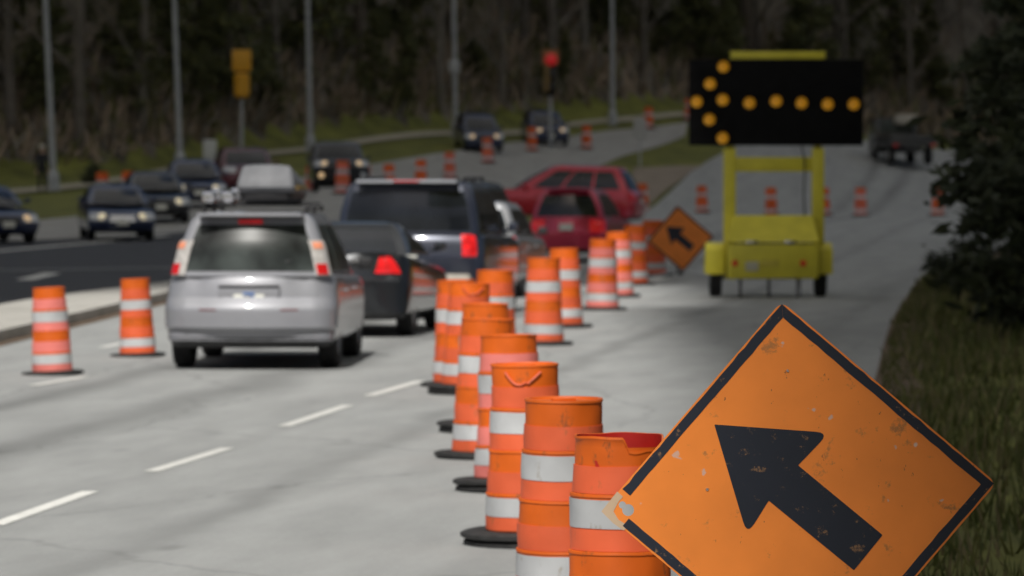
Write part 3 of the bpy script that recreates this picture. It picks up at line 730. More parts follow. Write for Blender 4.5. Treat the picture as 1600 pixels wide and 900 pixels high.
LB = Loft([(.40, .40, a - .02, a + .9, .86, .3, .1, .1, .0), (.44, .44, a - .06, a + .9, .885, .3, .1, .1, .0), (.60, .60, a - .065, a + .9, .885, .3, .1, .1, .0), (.64, .64, a - .06, a + .9, .884, .3, .1, .1, .0), (.745, .745, a + .012, a + .85, .872, .3, .1, .1, .0)])
t = MB(); LB.patch(t, -.95, 1.95, .0, 4.0, 24, 8, .004); t.build('bumper', pm, mv)
for sx in (-1, 1):
    rf_ = MB(); LB.patch(rf_, *((.78, .93) if sx > 0 else (.07, .22)), 2.35, 2.65, 4, 2, .009); rf_.build('reflector', mat('dull_reflector', (.16, .015, .015), .3), mv)
t = MB().box((0, a + .06, .855), (.62, .07, .03), bev=.01); t.build('tailgate_handle', M['trim'], mv)
t = MB().box((0, a + .045, .77), (.62, .03, .15), bev=.012); t.build('plate_recess', pm, mv)
t = MB().box((0, a + .02, .77), (.12, .01, .06)); t.build('plate_print', M['plate_blue'], mv)
t = MB().tube((.02, a + .16, 1.03), (.42, a + .16, 1.12), .012, .008, 6); t.build('rear_wiper', M['trim'], mv)
for sx in (-1, 1):
    t = MB(); t.tube((sx * .53, -1.6, 1.642), (sx * .53, .3, 1.642), .014, n=8)
    for y in (-1.55, -.6, .25): t.box((sx * .53, y, 1.63), (.04, .1, .06), bev=.01)
    t.build('roof_rail', M['trim'], mv)
for y in (-1.25, -.25):
    t = MB().box((0, y, 1.685), (1.12, .06, .03), bev=.01); t.build('roof_bar', M['trim'], mv)
# bicycle carriers on the left of the roof
for x in (-.5, -.3):
    t = MB(); t.box((x, -.75, 1.72), (.09, 1.35, .04), bev=.015); t.box((x, -1.35, 1.77), (.15, .16, .1), bev=.03); t.box((x, -.5, 1.79), (.12, .2, .12), bev=.03); t.box((x, .0, 1.76), (.14, .15, .09), bev=.03); t.build('bike_carrier', M['chrome'], mv)
# roof box: a separate thing carried on the bars
cbx = empty('cargo_box', 'light grey cargo box with a dark underside strapped on the silver minivan', 'roof box', (0, 0, 0))
mw = Matrix.Translation(mv.location) @ mv.rotation_euler.to_matrix().to_4x4() @ Matrix.Diagonal((*mv.scale, 1))
cbx.matrix_world = mw @ Matrix.Translation((.12, -.75, 1.70)) @ Matrix.Diagonal((.78, .95, .82, 1)); 
Bx = Loft([(.14, .10, -1.0, 1.0, .36, .07, .2, .03, .1), (.2, .14, -1.06, 1.1, .385, .07, .25, .03, .15), (.26, .17, -1.05, 1.08, .38, .07, .25, .03, .15),
           (.44, .22, -.96, .9, .335, .07, .25, .03, .15), (.475, .26, -.92, .75, .30, .06, .2, .03, .1), (.485, .28, -.8, .55, .2, .05, .1, .02, .04)])
Bx.shell().build('lid', mat('box_grey', (.16, .165, .178), .55, spec=.25), cbx)
Bt = Loft([(.0, .0, -.9, .95, .28, .1, .2, .03, .08), (.05, .03, -1.0, 1.02, .34, .12, .2, .03, .1), (.14, .098, -1.02, 1.04, .365, .14, .25, .04, .15)])
Bt.shell().build('tray', M['trim'], cbx)
MB().box((.395, -.2, .19), (.02, 1.3, .05), bev=.008).build('side_strip', mat('amber_strip', (.3, .2, .06), .5), cbx)

# --- black sedan
sd, B, G, S, pm = car('sedan', 'black sedan with lit red tail lights just ahead of the silver minivan', 'sedan', (.016, .018, .022), 525, 529, 119.5, 6.6, tail='none', spec=dict(zr=1.06, gy0=-1.74, ry0=-.98, rw=.25, rr=.3, bow=.1), glass='glass', scale=1.04)
a = -S['L'] / 2
for sx in (0, 1):
    mb = MB(); u0, u1 = (.9, 1.45) if sx else (-.45, .1)
    B.patch(mb, u0, u1, 4.35, 6.0, 10, 4, .02, taper=(.07, .25) if sx else (.25, .07)); mb.build('tail_light', M['tail_lit'], sd)
MB().box((0, a + .2, 1.08), (1.2, .12, .03), bev=.012).build('boot_spoiler', pm, sd)
MB().box((.28, a + .06, .97), (.22, .015, .04)).build('boot_badge', M['chrome'], sd)
# --- dark SUV
sv, B, G, S, pm = car('suv', 'big dark blue SUV with wide black rear window and beige lower bumper', 'suv', (.03, .035, .055), 634, 499, 107.5, 6.5, tail='none', spec=dict(H=1.93, zr=1.2, W=2.16, rr=.28), scale=1.045)
a = -S['L'] / 2
for sx in (0, 1):
    mb = MB(); u0, u1 = (.985, 1.4) if sx else (-.4, .015)
    B.patch(mb, u0, u1, 3.5, 6.2, 8, 5, .025); mb.build('tail_light', M['tail_lit'], sv)
t = MB().box((0, a - .03, .52), (1.84, .2, .24), bev=.06); t.build('rear_bumper', M['tan'], sv)
t = MB().box((0, a + .22, 1.925), (1.42, .34, .05), bev=.02); t.build('roof_spoiler', paint('spoiler_reflection', (.32, .33, .36), .2), sv)  # white reflection along the spoiler put into its paint colour
t = MB().box((0, a + .045, 1.93), (.36, .02, .02), bev=.006); t.build('high_brake_light', M['tail_red'], sv)
for sx in (-1, 1):
    t = MB(); t.tube((sx * .72, -1.8, 1.962), (sx * .72, .5, 1.962), .02, n=8)
    for y in (-1.7, -.6, .4): t.box((sx * .72, y, 1.94), (.04, .12, .05), bev=.012)
    t.build('roof_rail', M['trim'], sv)
for sx, u0 in ((1, 1.25), (-1, -.97)):
    pass
# --- silver hatchback half hidden
car('hatchback', 'silver car half hidden between the dark blue SUV and the orange barrels', 'wagon', paint('pale_silver', (.42, .43, .45), .5), 722, 466, 93.5, 7, tail='tall', spec=dict(H=1.56), black_mirror=True, scale=1.04)
# --- dark SUV further ahead
car('suv', 'dark SUV seen only as a roof with rails beyond the big blue SUV', 'suv', (.02, .024, .034), 688, 432, 87, 8, tail='block', spec=dict(H=1.92))
# --- red wagon from behind
rw_, B, G, S, pm = car('hatchback', 'dark pink red hatchback seen from behind with a white number plate', 'wagon', (.50, .025, .07), 884, 407, 70, 10, tail='block', spec=dict(H=1.66, rw=.25, rr=.32, bow=.11), plate_z=.80)
a = -S['L'] / 2
MB().box((0, a + .24, 1.655), (1.0, .26, .04), bev=.015).build('roof_spoiler', pm, rw_)
# --- red car across the junction
car('estate_car', 'bright red estate car crossing the junction side on', 'wagon', (.46, .01, .03), 866, 345, 53, -76, end='center', tail='wide', spec=dict(H=1.76, L=5.3, zr=1.06, zf=.92, rw=.24, wy=1.5, gy0=-2.5, ry0=-2.1, gy1=1.3, ry1=.25), brake=False)
# --- oncoming cars
GO = 'oncoming dark cars at the junction'
blue = paint('dark_blue_paint', (.02, .03, .075), .3)
blue2 = paint('navy_paint', (.026, .036, .085), .3)
dark = paint('dark_grey_paint', (.014, .016, .022), .4)
car('sedan', 'dark blue sedan with round lit headlights leading the oncoming queue', 'sedan', blue, 192, 378, 60, 171, end='front', group=GO, lamp='head_lit', grille='chrome')
car('sedan', 'dark blue sedan cut off by the left edge of the photo', 'sedan', blue2, 14, 382, 62, 160, end='front', group=GO, lamp='head_warm')
car('sedan', 'dark sedan with one lit headlight right behind the leading oncoming sedan', 'sedan', dark, 252, 352, 54, 171, end='front', group=GO, lamp='head_lit')
car('sedan', 'dark blue oncoming car partly hidden by the minivan roof', 'sedan', blue2, 312, 340, 50, 172, end='front', group=GO, lamp='head_lit', spec=dict(H=1.5))
mr, *_ = car('suv', 'dark oncoming SUV with a maroon roof above the cargo box', 'suv', paint('maroon_paint', (.09, .008, .02), .3), 393, 304, 47, 172, end='front', group=GO, spec=dict(H=1.72, W=1.9))
sv2, B, G, S, pm = car('suv', 'tall dark oncoming SUV with lit headlights and fog lamp between barrels', 'suv', dark, 535, 285, 45.5, 174, end='front', group=GO, lamp='head_warm', spec=dict(H=1.85, W=1.95))
for x in (-.72, .72):
    MB().lathe([(.001, .04), (.09, .03), (.1, -.05), (.001, -.05)], 14, axis=(0, 1, 0), org=(x, S['L'] / 2 + .0, .52)).build('fog_lamp', M['head_warm'] if x > 0 else M['head_clear'], sv2)
car('sedan', 'small dark blue oncoming car with twin lit headlights beyond the barrel row', 'wagon', blue, 758, 243, 35, 172, end='front', group=GO, lamp='head_warm', spec=dict(H=1.58))
car('sedan', 'farthest dark blue oncoming car, behind the red traffic light post', 'wagon', blue2, 862, 223, 33.2, 172, end='front', group=GO, lamp='head_warm', spec=dict(H=1.55))

# --- dark truck at the right
def truck():
    Y = 245.0; X = (1405 - 800) / F_PX * Y
    r = empty('truck', 'dark flatbed truck standing in shade behind the arrow board', 'truck', (X, Y, h(X, Y)), R(8))
    pmt = paint('truck_dark_paint', (.02, .02, .022), .1, .5)
    MB().box((0, 1.6, 1.45), (2.2, 1.9, 1.75), bev=.12).build('cab', pmt, r)
    MB().box((0, .64, 1.9), (1.8, .03, .6), bev=.01).build('rear_window', M['glass_grey'], r)
    MB().box((0, -1.4, 1.0), (2.3, 4.0, .2), bev=.03).build('flatbed', M['steel_dark'], r)
    MB().box((0, -3.3, 1.25), (2.3, .08, .4), bev=.02).build('tailboard', pmt, r)
    MB().box((0, -.6, .75), (.9, 5.6, .25)).build('chassis', M['trim'], r)
    MB().box((.35, .1, 2.25), (1.1, .9, .5), bev=.1).build('equipment_case', M['tan'], r)
    tm, rm = wheel_meshes(.45, .3)
    for y in (-2.3, 1.7):
        for sx in (-1, 1): t = link('wheel', tm, r, (sx * .95, y, .45), (0, 0, 0 if sx > 0 else math.pi)); link('rim', rm, t)
    for sx in (-1, 1): MB().box((sx * .95, -3.46, .95), (.22, .05, .12), bev=.015).build('tail_light', M['tail_red'], r)
truck()

# ------------------------------------------------------------------ traffic drums
TIER = [(1.10, .815, .200, .205), (.815, .535, .215, .220), (.535, .25, .230, .237), (.25, .0, .246, .252)]
def drum_profile(open_top=False):
    pr = []
    if open_top: pr += [(.19, .80), (.192, 1.09)]
    else: pr += [(.001, 1.085), (.17, 1.085), (.178, 1.10)]
    for z1, z0, r1, r0 in TIER:
        pr += [(r1 + .004, z1), (r1 + .006, z1 - .012), *[(lerp(r1, r0, i / 8), lerp(z1 - .02, z0 + .004, i / 8)) for i in range(9)]]
    pr += [(.25, 0)]
    return pr
from mathutils import noise as mnoise
def dent(mb, seed, amp=.010):
    for v in mb.v:
        r_ = math.hypot(v.x, v.y)
        if r_ < .1: continue
        q = mnoise.noise(Vector((v.x * 4.5 + seed * 9, v.y * 4.5, v.z * 3.2))) + .5 * mnoise.noise(Vector((v.x * 11 + seed, v.y * 11, v.z * 8)))
        k = 1 + amp * q / r_; v.x *= k; v.y *= k; v.z += amp * .35 * q
    return mb
def band_mesh(z1, z0, ra, rb, m, seed=0):
    e = .0045; n_ = 5
    pr = [(ra - .004, z1)] + [(lerp(ra, rb, i / n_) + e, lerp(z1, z0, i / n_)) for i in range(n_ + 1)] + [(rb - .004, z0)]
    return dent(MB().lathe(pr, 40), seed).mesh('reflective_band', m)
BANDS = [(.955, .82, .2035, .2055, 'c'), (.79, .65, .2165, .2185, 'w'), (.645, .54, .2188, .2205, 'c'), (.395, .255, .2345, .2375, 'c'), (.225, .10, .2475, .2505, 'w'), (.095, .01, .2506, .2525, 'c')]
def base_mesh(n=8, double=False):
    mb = MB(); rr_ = random.Random(n)
    lay = [(0.0, .052)] if not double else [(0.0, .05), (.052, .10)]
    for i, (z0, z1) in enumerate(lay):
        a = .37 + .02 * i; mb.lathe([(.001, z0), (a, z0), (a + .025, z0 + .012), (a + .025, z1 - .012), (a - .01, z1), (.001, z1)], n)
    return mb.mesh('rubber_base', M['rubber'], angle=30)
drum_me = [dent(MB().lathe(drum_profile(), 40), i).mesh('drum', M['orange'], angle=30) for i in range(3)]
hand_me = MB().box((0, 0, 1.094), (.13, .03, .018), bev=.006).mesh('handle', M['orange'])
band_me = {}
for col in ('coral', 'pinkband'):
    for sd_ in range(3): band_me[col, sd_] = [band_mesh(z1, z0, ra, rb, M['white'] if k == 'w' else M[col], sd_) for z1, z0, ra, rb, k in BANDS]
bases = {1: base_mesh(8), 2: base_mesh(20, True), 3: base_mesh(16)}
def make_drum(col, base, sd_):
    r = empty('traffic_barrel', 'x', 'traffic barrel'); zb = .10 if base == 2 else .05
    link('rubber_base', bases[base], r)
    d = link('drum', drum_me[sd_], r, (0, 0, zb))
    for me in band_me[col, sd_]: link('reflective_band', me, d)
    link('handle', hand_me, r, (0, 0, zb))
    return r
proto_d = {}
def barrel(px, s, label, col='coral', base=1, group='orange and white barrels closing the right lane', tilt=0, size=1.0):
    k = (col, base, random.randrange(3))
    if k not in proto_d: r = proto_d[k] = make_drum(*k)
    else: r = copy_tree(proto_d[k])
    Y = F_PX / s; X = (px - 800) / s
    r.location = (X, Y, h(X, Y)); r.rotation_euler = (R(random.uniform(-1.6, 1.6)), R(random.uniform(-1.6, 1.6)), random.uniform(0, 6.28)); r['label'] = label; r['group'] = group; r.scale = (size, size, size * (.925 if base == 2 else .955))
    if tilt: r.rotation_euler = (0, R(tilt), 0)
    return r
# nearest barrel: its lid is broken away and the inside shows red
def broken_barrel():
    s = 343.0; Y = F_PX / s; X = (968 - 800) / s
    r = empty('traffic_barrel', 'barrel with a broken open top, half behind the big orange arrow sign', 'traffic barrel', (X, Y, h(X, Y)), 0, 'orange and white barrels closing the right lane'); r.scale.z = .925
    link('rubber_base', bases[2], r)
    n = 128; mb = MB(); zb = .10
    pr = drum_profile(True)[2:]
    def top_z(a):                                   # front rim broken away towards the right
        d = math.degrees(a) % 360
        if 281 < d < 350: return -.066 - .006 * math.sin(R(d) * 9)
        if 274 < d <= 281: return -.066 * (d - 274) / 7
        if 350 <= d < 356: return -.066 * (356 - d) / 6
        return .002 * math.sin(R(d) * 5)
    for j, (rr, z) in enumerate(pr):
        for k in range(n):
            a = 2 * math.pi * k / n; zz = z + (top_z(a) if j < 3 else 0)
            if j == 2: zz -= .004
            mb.v.append(Vector((rr * math.cos(a), rr * math.sin(a), zz)))
    for j in range(len(pr) - 1):
        for k in range(n): mb.f.append([j * n + (k + 1) % n, j * n + k, (j + 1) * n + k, (j + 1) * n + (k + 1) % n]); mb.m.append(0)
    b0 = len(mb.v)                                   # inner wall
    for rr, dz in ((.196, -.002), (.19, -.30)):
        for k in range(n):
            a = 2 * math.pi * k / n; mb.v.append(Vector((rr * math.cos(a), rr * math.sin(a), 1.10 + dz + (top_z(a) if dz > -.1 else 0))))
    for k in range(n):
        mb.f.append([b0 + k, b0 + (k + 1) % n, b0 + n + (k + 1) % n, b0 + n + k]); mb.m.append(1)
        mb.f.append([k, (k + 1) % n, b0 + (k + 1) % n, b0 + k]); mb.m.append(0)
    mb.f.append(list(range(b0 + n, b0 + 2 * n))); mb.m.append(1)
    dent(mb, 0); d = mb.build('drum', [M['orange'], M['red_inside']], r, angle=30); d.location.z = zb
    for me in band_me['coral', 0]: link('reflective_band', me, d)
broken_barrel()
B_ = 'barrel'
barrel(880, 298, 'barrel in clear focus directly left of the broken topped barrel', base=2)
b3 = barrel(825, 255, 'barrel with a drip of dried paint on top, on two stacked black bases', base=2)
b3.rotation_euler = (R(1), R(-1), 0)
dr_ = MB(); P_ = []
for t in range(15):
    f = t / 14; an = R(-125 + 62 * f); zz = 1.155 - .085 * math.sin(math.pi * min(1, f * 1.25)) if f < .62 else 1.075 + .08 * (f - .62) / .38
    P_.append(Vector((math.cos(an) * .211, math.sin(an) * .211, zz)))
for p_, q_ in zip(P_, P_[1:]): dr_.tube(p_, q_, .0085, .0085, 6)
dr_.build('paint_drip', M['coral'], b3)
barrel(798, 219.5, 'faded pink banded barrel mostly hidden in the front barrel row', 'pinkband', base=2)
barrel(756, 198, 'clean orange barrel standing left of the faded pink banded one', base=3)
barrel(757, 181, 'barrel whose top just shows above the fifth barrel of the row', base=2)
barrel(729, 156, 'leftmost barrel of the close packed row by the black sedan', base=2)
barrel(716, 151, 'barrel hidden behind the leftmost one, only its base sticking out', base=3)
barrel(772, 139, 'barrel at the top of the close packed row, below the silver car', base=1)
barrel(849, 124, 'orange barrel standing in front of the silver car, left one of a pair', base=1)
barrel(882, 112.5, 'orange barrel just right and behind its twin before the red car', base=1)
barrel(941, 101, 'widest faded pink and white barrel in front of the red hatchback', 'pinkband', base=1)
barrel(967, 92.5, 'slim faded pink barrel right behind the widest pink and white one', 'pinkband', base=1)
barrel(991, 84.5, 'orange barrel last of the line before the small arrow sign', base=1)
barrel(1021, 78.5, 'orange barrel half hidden behind the small arrow sign, at its left', base=1)
GL = 'barrels along the left kerb'
barrel(82, 143.5, 'faded pink and white barrel by the white kerb at the far left', 'pinkband', base=1, group=GL, tilt=-2.5, size=.865)
barrel(215, 131.5, 'orange barrel touching the left side of the silver minivan', base=1, group=GL, tilt=-2, size=.84)
GF = 'far barrels around the junction'
for px, s, lab, col in ((487, 44.5, 'small far barrel lowest left, right of the cargo box', 'pinkband'), (535, 47, 'pair of bands barrel in front of the tall oncoming SUV', 'pinkband'), (571, 44, 'barrel at the right headlight of the tall oncoming SUV', 'coral'),
                        (609, 41, 'small barrel on the grass edge just right of the tall SUV', 'coral'), (657, 39.5, 'small barrel above the blue SUV roof, left of two', 'coral'), (703, 38, 'small barrel above the blue SUV roof, right of two', 'pinkband'),
                        (762, 36, 'small barrel in front of the twin lamped oncoming car', 'pinkband'), (831, 34, 'small barrel left of the red traffic light post', 'coral'), (916, 33, 'small barrel right of the farthest oncoming car', 'coral'),
                        (1013, 31, 'tiny barrel right of the grey post on the far grass', 'coral'), (1076, 30.5, 'tiny barrel at the left edge of the black arrow board', 'pinkband'),
                        (1004, 40, 'barrel on the junction just behind the red cars', 'coral'), (1097, 38.5, 'barrel standing above the small arrow sign', 'coral'), (1205, 40, 'barrel seen through the yellow trailer frame', 'coral'),
                        (1287, 40, 'barrel peeking out right of the yellow trailer post', 'coral'), (1345, 40, 'dim barrel right of the yellow trailer', 'pinkband'), (1465, 40, 'dim barrel farthest to the right in the shade', 'coral'),
                        (160, 46, 'tiny barrel top over the leading oncoming sedan, left of three', 'coral'), (199, 46, 'tiny barrel top over the leading oncoming sedan, middle of three', 'coral'), (274, 45, 'tiny barrel top at the foot of the second lamp post', 'coral')):
    barrel(px, s, lab, col, base=1, group=GF)

# ------------------------------------------------------------------ arrow signs
def round_poly(pts, rad, seg=5):
    out = []
    n = len(pts)
    for i in range(n):
        r = rad[i] if isinstance(rad, (list, tuple)) else rad
        p = Vector(pts[i]); a = Vector(pts[i - 1]); b = Vector(pts[(i + 1) % n])
        if r <= 0: out.append(tuple(p)); continue
        da = (a - p).normalized(); db = (b - p).normalized(); ang = da.angle(db); t = min(r / math.tan(ang / 2), (a - p).length * .45, (b - p).length * .45)
        p0 = p + da * t; p1 = p + db * t
        for k in range(seg + 1):
            f = k / seg; out.append(tuple((p0 * (1 - f) + p * f) * (1 - f) + (p * (1 - f) + p1 * f) * f))
    return out

def sign_face_mat():
    m = scuffed('orange_sign_sheeting', (.80, .228, .034), (.42, .16, .045), .60, rough=.42, scale=10)
    nt = m.node_tree; n = nt.nodes.new; l = nt.links.new; b = nt.nodes['Principled BSDF']
    src = b.inputs['Base Color'].links[0].from_socket; tc = n('ShaderNodeTexCoord')
    for scl, thr, col, st in ((11, .12, (.55, .42, .36), (1, 1, 1)), (26, .10, (.10, .05, .03), (1, .5, 1)), (5, .055, (.62, .55, .5), (1, 1, 1)), (4.0, .018, (.02, .015, .012), (1, 1, 1))):
        mp = n('ShaderNodeMapping'); mp.inputs['Scale'].default_value = st; mp.inputs['Location'].default_value = (scl * .37, scl * .11, 0); l(tc.outputs['Object'], mp.inputs[0])
        nz = n('ShaderNodeTexNoise'); nz.inputs['Scale'].default_value = scl * 2.5; l(mp.outputs[0], nz.inputs['Vector'])
        mv_ = n('ShaderNodeMix'); mv_.data_type = 'VECTOR'; mv_.inputs['Factor'].default_value = .06; l(mp.outputs[0], mv_.inputs['A']); l(nz.outputs['Color'], mv_.inputs['B'])
        vo = n('ShaderNodeTexVoronoi'); vo.inputs['Scale'].default_value = scl; l(mv_.outputs['Result'], vo.inputs['Vector'])
        # only some cells carry a spot
        sp = n('ShaderNodeSeparateColor'); l(vo.outputs['Color'], sp.inputs[0])
        gt = n('ShaderNodeMath'); gt.operation = 'GREATER_THAN'; gt.inputs[1].default_value = .5; l(sp.outputs[0], gt.inputs[0])
        mr = n('ShaderNodeMapRange'); mr.inputs['From Min'].default_value = thr * .6; mr.inputs['From Max'].default_value = thr; mr.inputs['To Min'].default_value = .75; mr.inputs['To Max'].default_value = 0; l(vo.outputs['Distance'], mr.inputs[0])
        mu = n('ShaderNodeMath'); mu.operation = 'MULTIPLY'; l(gt.outputs[0], mu.inputs[0]); l(mr.outputs[0], mu.inputs[1])
        mx = n('ShaderNodeMix'); mx.data_type = 'RGBA'; mx.inputs['B'].default_value = (*col, 1); l(mu.outputs[0], mx.inputs['Factor']); l(src, mx.inputs['A']); src = mx.outputs['Result']
    l(src, b.inputs['Base Color'])
    bp = n('ShaderNodeBump'); bp.inputs['Strength'].default_value = .12; bp.inputs['Distance'].default_value = .01
    nz = n('ShaderNodeTexNoise'); nz.inputs['Scale'].default_value = 5; l(tc.outputs['Object'], nz.inputs['Vector']); l(nz.outputs[0], bp.inputs['Height']); l(bp.outputs[0], b.inputs['Normal'])
    return m
M['sign'] = sign_face_mat()
M['sign_black'] = scuffed('worn_black_sheeting', (.011, .015, .027), (.22, .12, .06), .60, rough=.5, scale=19)
M['bare'] = scuffed('bare_weathered_edge', (.50, .36, .24), (.3, .2, .13), .6, rough=.7, scale=20)

def arrow_sign(name, label, cpx, s, k, corners, arrow, peeled, leg_h, tilt=0):
    """corners / arrow in photo pixels of the near sign, k = its pixels per metre"""
    Y = F_PX / s
    C = Vector((sum(c[0] for c in corners) / 4, sum(c[1] for c in corners) / 4))
    cen = at(cpx[0], cpx[1], Y)
    r = empty(name, label, 'road sign', (cen.x, cen.y, h(cen.x, cen.y)), 0, 'orange left arrow signs')
    zc = cen.z - r.location.z
    q = [((p[0] - C.x) / k, -(p[1] - C.y) / k) for p in corners]         # top, left, bottom, right
    xf = Matrix.Translation((0, 0, zc)) @ Matrix.Rotation(R(90 + tilt), 4, 'X')
    def b(name_, poly, z0, z1, m, parent, rad=0):
        pp = round_poly(poly, rad)
        mb = MB().prism(pp, z0, z1); o = mb.build(name_, m, parent, angle=30); return fix_normals(o)
    pan = b('sign_panel', q, -.004, 0, M['sign'], None, .035)
    if peeled:
        hole = MB().lathe([(.001, -.1), (.021, -.1), (.021, .1), (.001, .1)], 16, org=((981 - C.x) / k, -(797 - C.y) / k, 0)); 
        hole2 = MB().lathe([(.001, -.1), (.013, -.1), (.013, .1), (.001, .1)], 12, org=((972 - C.x) / k, -(789 - C.y) / k, 0))
        boolean_cut(pan, hole); boolean_cut(pan, hole2)
    pan.parent = r; pan.matrix_basis = xf
    # border: one strip per edge on the face
    ins0, ins1 = .007, .040
    cv = Vector((0, 0)); Q = [Vector(p) for p in q]
    bd = MB()
    names = ['top_left', 'bottom_left', 'bottom_right', 'top_right']
    for i in range(4):
        p, e = Q[i], Q[(i + 1) % 4]; d = (e - p).normalized(); nrm = Vector((-d.y, d.x))
        if nrm.dot(-(p + e) / 2) < 0: nrm = -nrm
        t0 = t1 = ins0 * 1.6
        if peeled and i == 0: t1 = .105
        if peeled and i == 1: t0 = .09
        L_ = (e - p).length; a0 = p + d * t0; a1 = e - d * t1
        n_ = 26; rr = random.Random(i + 3); j_ = (lambda: rr.gauss(0, .0009)) if peeled else (lambda: 0)
        inner = [a0.lerp(a1, t / n_) + nrm * (ins1 + j_()) for t in range(n_ + 1)]; outer = [a0.lerp(a1, t / n_) + nrm * (ins0 + j_()) for t in range(n_ + 1)]
        if t0 < .05: inner[0] = p + d * ins1 + nrm * ins1; outer[0] = p + d * (ins0) + nrm * ins0
        if t1 < .05: inner[-1] = e - d * ins1 + nrm * ins1; outer[-1] = e - d * ins0 + nrm * ins0
        pts = outer + inner[::-1]
        for t in range(n_):
            z = .0015
            bd.add([(*outer[t], z), (*outer[t + 1], z), (*inner[t + 1], z), (*inner[t], z)], [[0, 1, 2, 3]])
        for chain in (outer, inner):
            for t in range(n_): bd.add([(*chain[t], -.0005), (*chain[t + 1], -.0005), (*chain[t + 1], .0015), (*chain[t], .0015)], [[0, 1, 2, 3]])
    bo = bd.build('border', M['sign_black'], pan, smooth=False); fix_normals(bo)
    ap = [((p[0] - C.x) / k, -(p[1] - C.y) / k) for p in arrow]
    b('arrow', ap, -.0005, .0018, M['sign_black'], pan, [.003, .022, .004, .004, .004, .004, .022])
    if peeled:
        tp = [((x - C.x) / k, -(y - C.y) / k) for x, y in ((964, 768), (973, 776), (966, 784), (958, 799), (966, 812), (982, 822), (974, 829), (958, 818), (939, 799))]
        b('bare_corner', tp, -.0006, .0012, M['bare'], pan)
        for (x, y, w) in ((1105, 765, .007), (1231, 579, .006), (1232, 580, .004)):
            o = MB().lathe([(.001, .004), (w * .6, .004), (w, .0005), (w, -.002)], 10, org=((x - C.x) / k, -(y - C.y) / k, 0)).build('bolt', M['chrome'], pan)
    # stand: upright, cross brace, spring box and four splayed feet
    up = MB(); tb = .06; up.box((0, tb + .03, zc * .5 + .2), (.04, .025, zc + .3)); up.box((0, tb, zc), (.5, .03, .035)); up.build('upright', M['steel_dark'], r)
    MB().box((0, .09, .16), (.14, .1, .2), bev=.02).build('spring_base', M['steel_dark'], r)
    for ax_, ay in ((-.62, -.5), (.62, -.5), (-.62, .6), (.62, .6)):
        MB().tube((0, .03, .14), (ax_, ay, .02), .018, .016, 8).build('leg', M['galv'], r)
    return r
CORN = [(1222, 470), (940, 798), (1276, 1081), (1558, 755)]
ARR = [(1116, 663), (1296, 676), (1247, 727), (1379, 836), (1334, 891), (1201, 782), (1167, 836)]
CORN = [CORN[0], CORN[1], CORN[2], CORN[3]]
arrow_sign('arrow_sign', 'big worn orange diamond sign with black left arrow at the front right', (1249, 776), 445, 445, CORN, ARR, True, .5, tilt=-4)
C2 = [(1222, 470), (940, 798), (1276, 1081), (1558, 755)]
s2 = arrow_sign('arrow_sign', 'small distant orange diamond sign with black left arrow beside the barrel row', (1063, 373), 80, 470, C2, ARR, False, .4)

